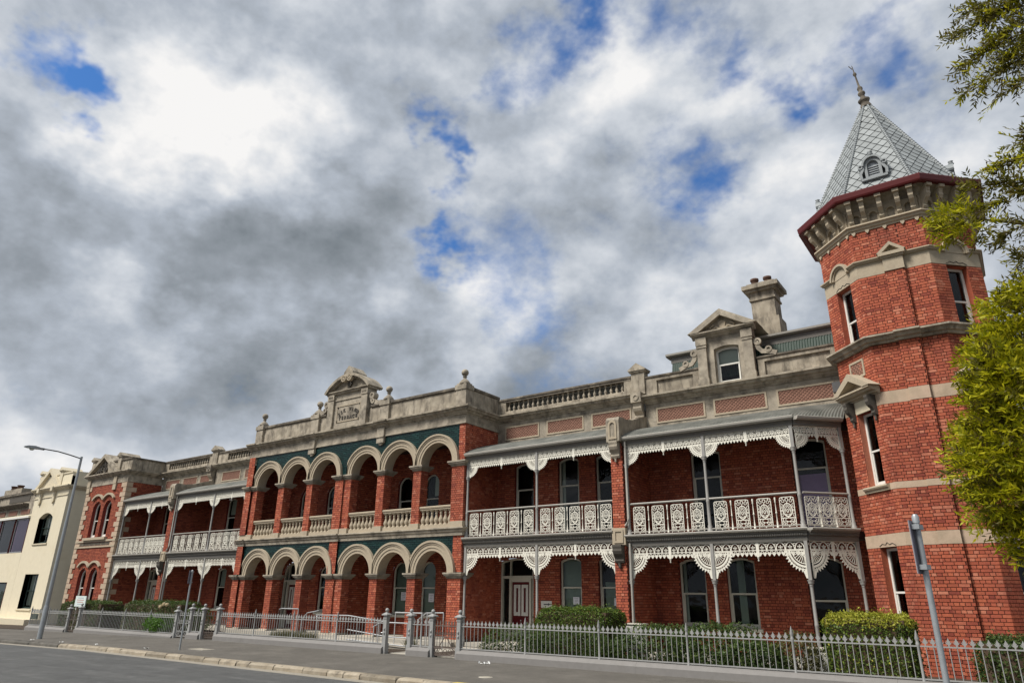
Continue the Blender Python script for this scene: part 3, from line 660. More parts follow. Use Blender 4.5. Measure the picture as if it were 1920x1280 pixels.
    if balu:
        part('parapet', 'stone_streak', R, lambda m: (m.box(FM, xl, xe, 9.02 + dz, 9.225 + dz, -.22, .02), [m.box(FM, a, b, 9.225 + dz, 9.62 + dz, -.22, .02) for a, b in balu['solid']]))
        part('coping', 'coping_dark', R, lambda m: m.sweep(FM, [(-.25, zt - .02), (.03, zt), (.06, zt - .03), (.06, zt - .09), (.03, zt - .11), (.03, 9.62 + dz), (-.25, 9.62 + dz)], xl, xe))
        for a, b in balu['open']:
            n = max(2, int((b - a) / .245)); q = (b - a) / n
            for k in range(n): place(SMALLBAL, 'parapet_baluster', R, FM(a + q * (k + .5), 9.23 + dz, -.10), (0, 0, 0))
    if balu: part('main_roof', 'iron_roof', R, lambda m: (m.box(front(MY + .33), xl, xe, 8.6, 9.785 + dz, -6, 0),))
    if pier:                                    # party-wall pier at the right end
        x0, x1 = xr, xr + .44; F = front(VY - .10)
        for za, zb in ((.08, 3.33 + dz), (3.86 + dz, 6.72 + dz)):
            P = Wall(R, 40 if n_single else 0, brick, name='party_pier'); P.field(F, x0, x1, za, zb); P.finish(lambda p: p.z > 1.5)
        part('pier_block', 'stone_warm', R, lambda m: (m.box(F, x0 - .02, x1 + .02, 3.36 + dz, 3.90 + dz, -.3, .07), m.ring(F, [(x0 + .05, 3.42 + dz), (x1 - .05, 3.42 + dz), (x1 - .05, 3.84 + dz), (x0 + .05, 3.84 + dz)], [(x0 + .11, 3.48 + dz), (x1 - .11, 3.48 + dz), (x1 - .11, 3.78 + dz), (x0 + .11, 3.78 + dz)], .07, .10)))
        part('console', 'dark_carving', R, lambda m: (console(m, F, x0 + .06, x1 - .06, 2.78 + dz, 3.36 + dz, .26), m.lathe(F((x0 + x1) / 2, 2.62 + dz, .06), [(.01, 0), (.06, .06), (.04, .1), (.07, .18)], 8)))
        part('console', 'stone', R, lambda m: (console(m, F, x0 + .06, x1 - .06, 6.20 + dz, 6.78 + dz, .26), m.lathe(F((x0 + x1) / 2, 6.06 + dz, .05), [(.01, 0), (.05, .05), (.03, .08), (.06, .15)], 8)))
        # rounded fire-wall head running back up to the main wall
        S = Frame(x1 + .03, 0, 90); hy = [(VY - .32, 6.76 + dz), (VY - .32, 7.50 + dz), (VY - .24, 7.62 + dz), (VY - .02, 7.64 + dz), (VY + .25, 7.62 + dz), (VY + .8, 7.72 + dz), (VY + 1.4, 7.92 + dz), (MY, 8.10 + dz), (MY, 6.9 + dz), (VY + .1, 6.76 + dz)]
        fw = part('fire_wall_head', 'stone_streak', R, lambda m: m.prism(S, hy, -.50, 0))
        part('head_panel', 'stone_warm', fw, lambda m: m.ring(front(VY - .32), outline(x0 + .06, x1 - .06, 6.84 + dz, 7.50 + dz, .16, 8), outline(x0 + .13, x1 - .13, 6.92 + dz, 7.42 + dz, .12, 8), -.01, .03))
        part('downpipe', 'gutter', R, lambda m: (m.tube([(x1 + .14, VY - .10, .1), (x1 + .14, VY - .10, 3.4 + dz)], .038), m.tube([(x1 + .02, VY - .14, 3.95 + dz), (x1 + .10, VY - .12, 4.05 + dz), (x1 + .12, VY - .10, 4.2 + dz), (x1 + .12, VY - .10, 6.95 + dz)], .038)))
        xm = (x0 + x1) / 2
        part('parapet_pier', 'stone_streak', R, lambda m: (m.box(FM, xm - .27, xm + .27, 8.98 + dz, 9.86 + dz, -.26, .10), m.sweep(FM, [(-.30, 9.92 + dz), (.16, 9.92 + dz), (.16, 9.86 + dz), (-.30, 9.86 + dz)], xm - .33, xm + .33),
            m.prism(FM, [(xm - .36, 9.92 + dz), (xm + .36, 9.92 + dz), (xm + .36, 9.97 + dz), (xm, 10.22 + dz), (xm - .36, 9.97 + dz)], -.32, .20)))
        part('scroll_console', 'stone', R, lambda m: (console(m, FM, xm - .17, xm + .17, 8.02 + dz, 8.62 + dz, .30), m.box(FM, xm - .21, xm + .21, 8.62 + dz, 9.0 + dz, .0, .38), m.circle(FM, xm, 8.80 + dz, .10, .04, .38, .41, 12)))
    return R
# ------------------------------------------------------------------ the terrace: verandah houses
def sash(u0, u1, z0, z1, mid, **k): return dict(u0=u0, u1=u1, z0=z0, z1=z1, mid=mid, rise=k.pop('rise', .12), **k)
Z1, Z2 = 6.90, 3.14
verandah_house('terrace_house', 'brick terrace house with lace balcony and white panelled door, right of the arcade', 'house', -17.42, -10.93, 0.0, [-14.05], [5, 5],
    [sash(-16.50, -15.58, 3.9, Z1, 5.83), sash(-14.40, -13.46, 3.9, Z1 + .02, 5.84, drape=[('blind', .05, .2, 0, 1), ('blind', .8, .95, 0, 1)]), sash(-12.72, -11.78, 3.9, Z1 + .02, 5.85)],
    [dict(door=True, u0=-17.14, u1=-15.58, z0=.16, z1=3.16, rise=.12, leaf=(-16.66, -15.80, 2.28, 2.46)), sash(-14.38, -13.44, .88, Z2, 2.08, drape=[('blind_green', .0, 1, 0, 1)], paper=[(-13.76, 1.62, .26, .26)]), sash(-12.72, -11.78, .88, Z2, 2.08, drape=[('blind_green', .15, 1, 0, .62)], paper=[(-12.06, 1.60, .26, .26)])],
    [(-16.97, -15.35), (-14.86, -13.23), (-12.76, -11.15)], 300, -17.425, group='houses of the terrace', balu=dict(solid=[(-17.42, -17.02), (-11.34, -10.93)], open=[(-17.02, -11.34)]))
F2 = verandah_house('terrace_house', 'red brick terrace house with canted iron lace balcony and pedimented dormer, joined to the tower', 'house', -10.49, -4.88, -.165, [-7.66, -4.93], [4, 4, 3],
    [sash(-8.92, -7.86, 3.75, 6.62, 5.68), sash(-5.50, -4.45, 3.75, 6.62, 5.68, drape=[('curtain_violet', .05, .98, .0, .62)])],
    [sash(-9.62, -8.70, .88, 3.0, 1.90, drape=[('blind', .06, .18, 0, 1)]), sash(-8.00, -7.06, .88, 3.0, 1.90, drape=[('blind_green', .3, .55, 0, 1)]), sash(-5.50, -4.45, .25, 2.98, 1.72, rise=.16)],
    [(-10.01, -8.26), (-7.83, -6.1), (-5.65, -3.95)], 300, -10.495, cant=[(-4.88, 21.15), (-3.76, 22.27)], group='houses of the terrace', pier=False, balu=None)
verandah_house('terrace_house', 'terrace house with lace balcony just left of the arcade, street sign before it', 'house', -38.60, -31.86, -.02, [-34.90], [5, 5],
    [sash(-36.90, -36.0, 3.9, Z1 - .04, 5.8, drape=[('blind', .1, .9, .7, 1)])],
    [sash(-36.90, -36.0, .95, 3.06, 2.06, drape=[('blind', .1, .9, .55, 1)])],
    [(-37.86, -36.12), (-35.6, -34.0), (-33.5, -32.1)], 0, -38.605, group='houses of the terrace', pier=False, brick='brick_old', balu=dict(solid=[(-38.6, -37.6), (-32.1, -31.86)], open=[(-37.6, -32.1)]))
verandah_house('terrace_house', 'terrace house with lace balcony next to the quoined end pavilion', 'house', -44.62, -39.12, -.02, [-41.45], [5, 5],
    [sash(-43.75, -42.9, 3.9, Z1 - .04, 5.8), sash(-41.2, -40.3, 3.9, Z1 - .04, 5.8)],
    [dict(door=True, u0=-44.25, u1=-42.75, z0=.16, z1=3.10, rise=.12, leaf=(-43.75, -42.92, 2.15, 2.40)), sash(-41.2, -40.3, .9, 3.06, 2.06)],
    [(-44.12, -42.56), (-42.1, -40.6), (-40.2, -38.95)], 0, -44.625, group='houses of the terrace', pier=True, brick='brick_old', balu=dict(solid=[(-44.62, -44.15), (-39.55, -39.12)], open=[(-44.15, -39.55)]))

# parapet, dormer, mansard and chimney of the house beside the tower
def house_top():
    R = F2; FM = front(MY); dz = -.165; xl, xe = -10.49, -3.54
    [part('parapet', 'stone_streak', R, lambda m: m.box(FM, a, b, 8.85, 9.55, -.3, -.05)) for a, b in ((xl, -8.29), (-6.2, xe))]
    for a, b in ((-9.98, -8.55), (-5.97, -3.85)):
        part('parapet_panel', 'stone_streak', R, lambda m: m.ring(FM, [(a - .45, 8.85), (b + .3, 8.85), (b + .3, 9.56), (a - .45, 9.56)] if a < -9 else [(a - .22, 8.85), (b + .3, 8.85), (b + .3, 9.56), (a - .22, 9.56)], [(a, 8.95), (b, 8.95), (b, 9.44), (a, 9.44)], -.06, .03))
    [part('coping', 'coping_dark', R, lambda m: m.sweep(FM, [(-.34, 9.64), (.07, 9.64), (.07, 9.58), (.035, 9.555), (-.34, 9.555)], a, b)) for a, b in ((xl, -8.27), (-6.22, xe))]
    # dormer
    FD = front(MY - .06)
    D = part('dormer', 'stone', R, lambda m: (m.ring(FD, outline(-8.12, -6.38, 8.86, 10.70, .002), outline(-7.68, -6.78, 8.861, 10.28, .08), -.55, .0), m.box(FD, -8.12, -6.38, 10.6, 10.72, -1.2, -.55)))
    for a, b in ((-8.26, -7.92), (-6.60, -6.26)):
        part('pilaster', 'stone', D, lambda m: (m.box(FD, a, b, 8.86, 10.40, -.2, .12), m.box(FD, a - .03, b + .03, 8.86, 9.12, -.2, .15), m.box(FD, a - .02, b + .02, 10.30, 10.36, -.2, .145), m.box(FD, a - .03, b + .03, 10.40, 10.70, -.2, .15)))
    part('pediment', 'stone', D, lambda m: (m.sweep(FD, CORN(10.66, 10.86, .26), -8.42, -6.10), m.prism(FD, [(-8.2, 10.86), (-6.32, 10.86), (-7.26, 11.42)], -.5, .05),
        m.ring(FD, [(-8.52, 10.86), (-7.26, 11.62), (-6.0, 10.86)], [(-8.12, 10.862), (-7.26, 11.38), (-6.40, 10.862)], -.6, .28, closed=False), m.prism(FD, [(-8.5, 10.862), (-6.02, 10.862), (-7.26, 11.60)], -1.6, -.58)))
    part('carving', 'stone_warm', D, lambda m: ([m.stroke(FD, [(-7.26 + s * .05, 10.90), (-7.26 + s * .22, 11.0), (-7.26 + s * .40, 10.93), (-7.26 + s * .44, 11.02), (-7.26 + s * .3, 11.1)], .05, .05, .10) for s in (-1, 1)], m.prism(FD, [(-7.34, 10.9), (-7.18, 10.9), (-7.12, 11.16), (-7.26, 11.24), (-7.40, 11.16)], .05, .09)))
    window(D, FD, -7.66, -6.80, 8.90, 10.26, .08, 9.62, frame='white_paint', reveal=.2, fw=.07, drape=[('blind', .05, .95, .53, .99)], reveal_mat='stone', sill_mat='white_paint')
    for s, uu in ((-1, -8.26), (1, -6.26)):
        part('scroll', 'stone', D, lambda m: (m.stroke(FD, [(uu, 10.25), (uu + s * .12, 10.15), (uu + s * .16, 9.95), (uu + s * .28, 9.80), (uu + s * .52, 9.76), (uu + s * .75, 9.66)], .16, -.05, .03), m.circle(FD, uu + s * .16, 10.18, .10, .07, -.05, .05, 10), m.circle(FD, uu + s * .50, 9.84, .09, .06, -.05, .05, 10)))
    # mansard
    Y0 = 24.0
    def mans(m):
        n = int(5.9 / .09) * 4; pts = []
        for i in range(n + 1):
            x = -9.62 + 5.95 * i / n; o = .012 * math.sin(PI * i / 2 + .3); pts.append(((x, Y0 - .25 - o, 9.3), (x, Y0 - o, 10.34)))
        for a, b in pts: m.v += [a, b]
        for i in range(n): m.f.append((2 * i, 2 * i + 2, 2 * i + 3, 2 * i + 1)); m.sm.append(True)
    ms = part('mansard_roof', 'green_iron', R, mans)
    part('mansard_fascia', 'grey_paint', ms, lambda m: m.sweep(front(Y0), [(-.2, 10.5), (.03, 10.5), (.03, 10.26), (-.2, 10.26)], -9.66, -3.6))
    part('mansard_gutter', 'gutter', ms, lambda m: m.sweep(front(Y0), [(-.3, 10.62), (.18, 10.62), (.17, 10.55), (.10, 10.505), (-.3, 10.505)], -9.82, -3.6))
    part('roof_top', 'iron_roof', ms, lambda m: m.quad((-9.8, Y0 + .2, 10.6), (-3.6, Y0 + .2, 10.6), (-3.6, 31, 11.2), (-9.8, 31, 11.2)))
    # chimney
    FC = front(24.7)
    C = part('chimney', 'stone_streak', R, lambda m: (m.box(FC, -6.68, -5.62, 10.4, 11.62, -.95, .06), m.box(FC, -6.58, -5.72, 11.62, 12.38, -.85, 0), m.box(FC, -6.63, -5.67, 12.38, 12.46, -.90, .05), m.box(FC, -6.60, -5.70, 12.46, 12.72, -.86, .02),
        m.box(FC, -6.72, -5.58, 12.72, 12.82, -.98, .14), m.box(FC, -6.82, -5.48, 12.82, 12.98, -1.08, .24), m.box(FC, -6.66, -5.64, 12.98, 13.08, -.92, .08)))
    for px, py in ((-6.42, .25), (-5.95, .30), (-5.98, .68)): part('chimney_pot', 'chimney_pot', C, lambda m: m.lathe((px, 24.7 + py, 13.06), [(.15, 0), (.14, .06), (.13, .22), (.16, .24), (.16, .32), (.11, .32), (.11, .2)], 14))
    part('wall_box', 'lamp_dark', R, lambda m: m.box(FM, -3.92, -3.60, 7.95, 8.28, .02, .22))
house_top()

# ------------------------------------------------------------------ the arcade in the middle
def arcade():
    R = thing('arcaded_house', 'central brick house with two storeys of round arches, green glazed spandrels and lettered pediment', 'house', (-24.6, 21, 0), 'houses of the terrace')
    F = front(21.0); x0, x1 = -31.84, -17.42
    up = [-30.12, -27.95, -25.83, -23.16, -21.03, -18.89]      # arch centres
    ra = .85; ro = 1.20; zs = 6.83; zsl = 2.57; ral = .82; rol = 1.21
    piers = [(-31.36, -30.97), (-29.25, -28.80), (-27.10, -26.68), (-24.98, -24.44), (-24.44, -24.00), (-22.32, -21.88), (-20.18, -19.74), (-18.06, -17.42)]
    W = Wall(R, 300, name='brick_pier')
    for a, b in piers[:]:
        if (a, b) == (-24.98, -24.44): FP = front(20.93)
        else: FP = F
        for z0, z1 in ((.22, 2.36), (4.46, 6.62)): W.field(FP, a, b, z0, z1, bond='run' if 0 else 'english')
        sx = sideX(b)
        for z0, z1 in ((.22, 2.36), (4.46, 6.62)): W.field(sx, 21.0, 21.45, z0, z1, single=False)
    FP = front(20.90)
    for z0, z1 in ((.22, 2.36), (2.60, 3.93), (4.46, 6.62), (6.86, 8.34)):
        W.field(FP, -31.84, -31.36, z0, z1)                    # outer pilaster, left
    W.field(front(20.93), -24.98, -24.44, 2.58, 3.93)
    W.field(F, -17.86, -17.42, 2.58, 3.93); W.field(F, -17.74, -17.42, 6.84, 8.34)
    W.field(sideX(-17.42), 21.45, 23.2, .1, 8.34, single=True); W.field(sideX(-17.42), 21.0, 21.45, 2.58, 4.0); W.field(sideX(-17.42), 21.0, 21.45, 6.84, 8.34)
    W.finish(lambda p: p.z > 1.4 and p.y < 21.1)
    G = Wall(R, 0, 'green_brick', 'green_mortar', name='green_glazed_wall')
    hu = [Hole(c - ro + .08, c + ro - .08, zs - .01, zs + ro - .08, ro - .08) for c in up]; hl = [Hole(c - rol + .08, c + rol - .08, zsl - .01, zsl + rol - .08, rol - .08) for c in up]
    G.field(F, -31.36, -17.74, 6.86, 8.34, hu, bond='run'); G.field(F, -31.36, -24.98, 2.6, 3.93, hl, bond='run'); G.field(F, -24.44, -17.86, 2.6, 3.93, hl, bond='run')
    gw = G.finish()
    # backing so no light leaks behind the spandrels
    part('spandrel_back', 'red_paint', R, lambda m: [m.prism(F, [(c - 1.08, z), (c - r, z)] + [(c + r * math.cos(PI - PI * i / 16), z + r * math.sin(PI - PI * i / 16)) for i in range(1, 16)] + [(c + r, z), (c + 1.08, z), (c + 1.08, zt), (c - 1.08, zt)], -.45, -.06) for z, r, zt in ((zs, ra + .03, 8.4), (zsl, ral + .03, 4.0)) for c in up])
    for z, r, o in ((zs, ra, ro), (zsl, ral, rol)):
        for c in up:
            h = 1.066
            if c in (up[2], up[5]): h = 2
            ww = o - r
            a = part('arch', 'stone_warm', R, lambda m: (m.arc(F, c, z, r, r + ww * .30, -.45, .05, n=28, half=h), m.arc(F, c, z, r + ww * .30, r + ww * .62, -.06, .075, n=28, half=h), m.arc(F, c, z, r + ww * .62, r + ww * .80, -.06, .10, n=28, half=h), m.arc(F, c, z, r + ww * .80, o, -.06, .135, n=28, half=h)))
    # capitals
    def cap(m, a, b, z0, z1, Fc, dd=.48):
        h = z1 - z0
        for k, (e, za, zb) in enumerate(((.03, 0, .22), (.06, .22, .42), (.11, .42, .70), (.145, .70, 1.0))): m.box(Fc, a - e, b + e, z0 + h * za + (.001 if k else 0), z0 + h * zb, -dd - e, e)
    for z0, z1 in ((2.36, 2.57), (6.62, 6.83)):
        for a, b in piers[:3] + piers[5:]: part('capital', 'stone', R, lambda m: cap(m, a, b, z0, z1, F))
        part('capital', 'stone', R, lambda m: cap(m, -31.84, -31.505, z0, z1, front(20.9), .2))
        part('capital', 'stone', R, lambda m: cap(m, -24.98, -24.585, z0 + .002, z1 - .002, front(20.93))); part('capital', 'stone', R, lambda m: cap(m, -24.44, -24.0, z0, z1, F))
    # plinths and pedestals
    for a, b in [(-31.9, -30.9), (-29.3, -28.74), (-27.16, -26.62), (-25.05, -23.94), (-22.38, -21.82), (-20.24, -19.68), (-18.12, -17.36)]:
        part('plinth', 'stone', R, lambda m: (m.box(F, a - .03, b + .03, -.05, .16, -.5, .12), m.sweep(F, [(-.5, .235), (.03, .235), (.12, .16), (-.5, .16)], a - .02, b + .02)))
        part('pedestal', 'stone_warm', R, lambda m: m.box(F, a + .02, b - .02, 4.235, 4.47, -.5, .06))
    part('pedestal', 'stone_warm', R, lambda m: m.box(front(20.93), -25.03, -24.46, 4.236, 4.468, -.5, .03))
    st = part('string_course', 'stone', R, lambda m: (m.sweep(F, [(-.45, 4.24), (.16, 4.24), (.17, 4.19), (.12, 4.16), (.10, 4.08), (.06, 4.06), (.05, 3.93), (-.45, 3.93)], -31.9, -17.42, 0, 1), m.sweep(sideX(-17.42), [(-.3, 4.24), (.16, 4.24), (.17, 4.19), (.12, 4.16), (.10, 4.08), (.06, 4.06), (.05, 3.93), (-.3, 3.93)], 21.0, 21.5, 1, 0)))
    for a, b in ((-31.95, -31.3), (-25.05, -24.38)): part('string_break', 'stone', st, lambda m: m.sweep(F, [(.0, 4.243), (.24, 4.243), (.25, 4.188), (.2, 4.158), (.18, 4.078), (.13, 4.058), (.12, 3.928), (0, 3.928)], a, b))
    # balustrades
    B = bal_mesh(.60, .105, 'stone_warm', 'baluster', 10)
    for (a, b) in [(-30.97, -29.25), (-28.80, -27.10), (-26.68, -24.98), (-24.0, -22.32), (-21.88, -20.18), (-19.74, -18.06)]:
        bl = part('balustrade', 'stone_warm', R, lambda m: (m.sweep(F, [(-.30, 5.115), (-.04, 5.13), (-.01, 5.10), (-.02, 5.05), (-.05, 5.03), (-.05, 4.98), (-.28, 4.98)], a, b), m.box(F, a, b, 4.237, 4.385, -.32, -.02)))
        n = 7; q = (b - a) / n
        for k in range(n): place(B, 'baluster', bl, F(a + q * (k + .5), 4.383, -.16))
    # entablature, cornice, parapet
    part('frieze', 'stone', R, lambda m: (m.sweep(F, [(-.4, 8.74), (.03, 8.74), (.03, 8.40), (.055, 8.39), (.055, 8.34), (-.4, 8.34)], -31.86, -17.42, 0, 1), m.sweep(sideX(-17.42), [(-.3, 8.74), (.03, 8.74), (.03, 8.40), (.055, 8.39), (.055, 8.34), (-.3, 8.34)], 21.0, 23.2, 1, 0)))
    co = part('cornice', 'stone_streak', R, lambda m: (m.sweep(F, CORN(8.72, 9.03, .30), -31.9, -17.42, 0, 1), m.sweep(sideX(-17.42), CORN(8.72, 9.03, .30), 21.0, 23.1, 1, 0)))
    for a, b in ((-32.0, -31.25), (-27.3, -26.6), (-22.5, -21.75), (-18.0, -17.42)): part('cornice_break', 'stone_streak', co, lambda m: m.sweep(F, [(d + .06 if d > 0 else 0, z + .002) for d, z in CORN(8.72, 9.03, .30)], a, b, 0, 1 if b > -17.5 else 0))
    part('parapet', 'stone_streak', R, lambda m: (m.box(F, -31.8, -17.44, 9.03, 9.80, -.3, -.02), m.box(sideX(-17.44), 21.3, 23.3, 9.03, 9.80, -.3, 0)))
    part('coping', 'coping_dark', R, lambda m: (m.sweep(F, [(-.34, 9.95), (.03, 9.95), (.05, 9.92), (.05, 9.84), (.01, 9.80), (-.34, 9.80)], -31.75, -26.2), m.sweep(F, [(-.34, 9.95), (.03, 9.95), (.05, 9.92), (.05, 9.84), (.01, 9.80), (-.34, 9.80)], -23.1, -17.44, 0, 1), m.sweep(sideX(-17.44), [(-.34, 9.95), (.03, 9.95), (.05, 9.92), (.05, 9.84), (.01, 9.80), (-.34, 9.80)], 21.0, 23.25, 1, 0)))
    for c in (-31.36, -26.92, -22.13, -17.66):
        pp = part('parapet_post', 'stone', R, lambda m: (m.box(F, c - .27, c + .27, 9.032, 9.78, -.34, .10), m.box(F, c - .31, c + .31, 9.78, 9.98, -.38, .14), m.box(F, c - .25, c + .25, 9.98, 10.06, -.32, .08)))
        part('ball_finial', 'stone', pp, lambda m: (m.lathe(F(c, 10.05, -.12), [(.24, 0), (.24, .05), (.18, .13), (.12, .19), (.07, .23), (.07, .30), (.10, .32), (.08, .345), (.06, .36)], 14), m.lathe(F(c, 10.40, -.12), [(.155 * math.sin(PI * i / 10) + .001, .155 - .155 * math.cos(PI * i / 10)) for i in range(11)], 16)))
    for a, b in ((-27.15, -26.72), (-22.46, -22.02)):
        part('frieze_bracket', 'stone', R, lambda m: (m.box(F, a, b, 8.33, 8.72, .0, .13), m.box(F, a - .02, b + .02, 8.30, 8.335, .0, .16), m.box(F, a, b, 8.05, 8.30, .0, .12), m.prism(F, [(a + .06, 8.05), (a + .16, 7.96), (b - .16, 7.96), (b - .06, 8.05)], 0, .08)))
    # lettered pediment
    c = -24.63
    Pd = part('pediment', 'stone', R, lambda m: (m.box(F, c - 1.2, c + 1.2, 9.034, 10.78, -.5, .06), m.box(F, c - 1.40, c - .93, 9.034, 9.20, -.4, .20), m.box(F, c + .93, c + 1.40, 9.034, 9.20, -.4, .20), m.box(F, c - 1.36, c - .96, 9.2, 10.50, -.4, .16), m.box(F, c + .96, c + 1.36, 9.2, 10.50, -.4, .16),
        m.box(F, c - 1.38, c - .94, 10.50, 10.76, -.4, .19), m.box(F, c + .94, c + 1.38, 10.50, 10.76, -.4, .19), m.sweep(F, [(-.4, 10.90), (.24, 10.90), (.24, 10.86), (.17, 10.82), (.15, 10.76), (-.4, 10.76)], c - 1.5, c + 1.5), m.box(F, c - .95, c + .95, 10.44, 10.50, .06, .10)))
    hw, rise = 1.50, .72; Rr = (hw * hw + rise * rise) / (2 * rise); cz = 10.90 + rise - Rr; aa = math.degrees(math.asin(hw / Rr))
    part('segmental_head', 'stone_streak', Pd, lambda m: (m.arc(F, c, cz, Rr - .17, Rr - .09, -.6, .17, 90 - aa, 90 + aa, 24), m.arc(F, c, cz, Rr - .09, Rr + .04, -.6, .30, 90 - aa - 2, 90 + aa + 2, 24), m.prism(F, [(c - 1.4, 10.9), (c + 1.4, 10.9)] + [(c + (Rr - .16) * math.sin(rad(aa - 2 * aa * i / 16)) * .96, cz + (Rr - .16) * math.cos(rad(aa - 2 * aa * i / 16))) for i in range(17)], -.5, .03)))
    ac = part('acroterion', 'stone_streak', Pd, lambda m: (m.prism(F, [(c - .34, 11.50), (c + .34, 11.50), (c + .30, 11.76), (c, 12.06), (c - .30, 11.76)], -.65, .26),))
    part('volute', 'stone_warm', ac, lambda m: [(m.circle(F, c + s * .20, 11.42, .14, .05, .2, .36, 12), m.circle(F, c + s * .20, 11.42, .05, .05, .2, .36, 8)) for s in (-1, 1)])
    part('carving', 'dark_carving', Pd, lambda m: m.prism(F, [(c - .16, 11.2), (c, 10.98), (c + .16, 11.2), (c + .06, 11.32), (c - .06, 11.32)], .03, .12))
    for s in (-1, 1):
        part('scroll', 'stone', Pd, lambda m: (m.stroke(F, [(c + s * 1.40, 10.45), (c + s * 1.52, 10.34), (c + s * 1.56, 10.18), (c + s * 1.70, 10.06), (c + s * 2.0, 9.98), (c + s * 2.2, 9.98)], .20, -.2, .06), m.circle(F, c + s * 1.58, 10.38, .12, .09, -.2, .09, 10), m.circle(F, c + s * 1.66, 10.1, .09, .07, -.2, .09, 10)))
        for k in range(3): part('tablet', 'coping_dark', Pd, lambda m: m.box(F, c + s * 1.16 - .13 + k * .10, c + s * 1.16 - .07 + k * .10, 10.58, 10.68, .19, .20))
    pl = part('plaque', 'stone_warm', Pd, lambda m: m.ring(F, [(c - .76, 9.37), (c + .86, 9.37), (c + .86, 10.17), (c - .76, 10.17)], [(c - .72, 9.41), (c + .82, 9.41), (c + .82, 10.13), (c - .72, 10.13)], .06, .085))
    for uu in (c - .70, c + .80):
        for zz in (9.43, 10.11): part('rosette', 'dark_carving', pl, lambda m: m.lathe(F(uu, zz - .045, .075), [(.0, 0), (.04, .02), (.04, .07), (.0, .09)], 8))
    # raised lettering
    def letter(ch, size):
        cu = bpy.data.curves.new('t', 'FONT'); cu.body = ch; cu.size = size; cu.extrude = .012; cu.offset = .007; cu.align_x = 'CENTER'
        ob = bpy.data.objects.new('t', cu); COL.objects.link(ob); dg = bpy.context.evaluated_depsgraph_get(); me = ob.evaluated_get(dg).to_mesh()
        vs = [tuple(v.co) for v in me.vertices]; fs = [tuple(p.vertices) for p in me.polygons]; ob.evaluated_get(dg).to_mesh_clear(); bpy.data.objects.remove(ob); bpy.data.curves.remove(cu); return vs, fs
    lm = MB(); pc = c + .05
    def put(ch, size, u, z, a):
        vs, fs = letter(ch, size); lm.add([F(u + x * math.cos(a) - y * math.sin(a), z + x * math.sin(a) + y * math.cos(a), .075 + w) for x, y, w in vs], fs)
    for i, ch in enumerate('ESK VIEW'):
        t = (i - 3.5) / 3.5 * .62
        if ch != ' ': put(ch, .215, pc + 1.02 * math.sin(t), 8.86 + 1.02 * math.cos(t), -t)
    for i, ch in enumerate('TERRACE'): put(ch, .225, pc + (i - 3) * .19, 9.49, 0)
    lm.build('lettering', 'dark_carving', pl)
    # rooms behind the arches
    FM = front(MY)
    win = [sash(-21.56, -20.66, 4.4, 6.90, 5.82, rise=.44, drape=[('blind', .5, 1, .62, .99)]), sash(-23.20, -22.30, 4.4, 6.92, 5.82, rise=.44), sash(-28.22, -27.32, 4.4, 6.90, 5.82, rise=.44), sash(-30.30, -29.40, 4.4, 6.90, 5.82, rise=.44),
           sash(-21.50, -20.62, .95, 3.14, 2.05, rise=.42, drape=[('blind_green', 0, 1, 0, 1)], paper=[(-20.93, 1.66, .30, .34)]), sash(-23.18, -22.28, .95, 3.14, 2.05, rise=.42, drape=[('blind_green', 0, 1, 0, 1)], paper=[(-22.56, 1.70, .30, .34)]), sash(-28.22, -27.32, .95, 3.06, 2.06, rise=.42)]
    W2 = Wall(R, 0, name='rear_wall')
    dr = dict(u0=-30.92, u1=-29.62, z0=.16, z1=3.24, rise=.62)
    W2.field(FM, -31.8, -17.45, .08, 8.0, [Hole(w['u0'], w['u1'], w['z0'], w['z1'], w['rise']) for w in win] + [Hole(dr['u0'], dr['u1'], dr['z0'], dr['z1'], dr['rise'])])
    W2.field(sideX(-31.72), 21.0, 23.2, .08, 8.0); W2.field(sideX(-24.3), 21.45, 23.2, .08, 8.0)
    W2.finish()
    for w in win: window(R, FM, **w)
    front_door(R, FM, dr['u0'], dr['u1'], dr['z0'], dr['z1'], dr['rise'], -30.56, -29.76, 2.18, 2.36, side=True)
    part('loggia_floor', 'deck', R, lambda m: (m.box(F, -31.8, -17.5, 3.95, 4.22, -2.2, -.46), ))
    part('loggia_ceiling', 'ceiling_board', R, lambda m: m.box(F, -31.8, -17.45, 8.0, 8.06, -2.2, -.44))
    part('ground_floor_slab', 'concrete', R, lambda m: m.box(F, -31.8, -17.5, -.02, .155, -2.2, .3))
    part('roof', 'iron_roof', R, lambda m: m.quad((-31.8, 21.3, 9.2), (-17.5, 21.3, 9.2), (-17.5, 30, 9.0), (-31.8, 30, 9.0)))
    return R
arcade()

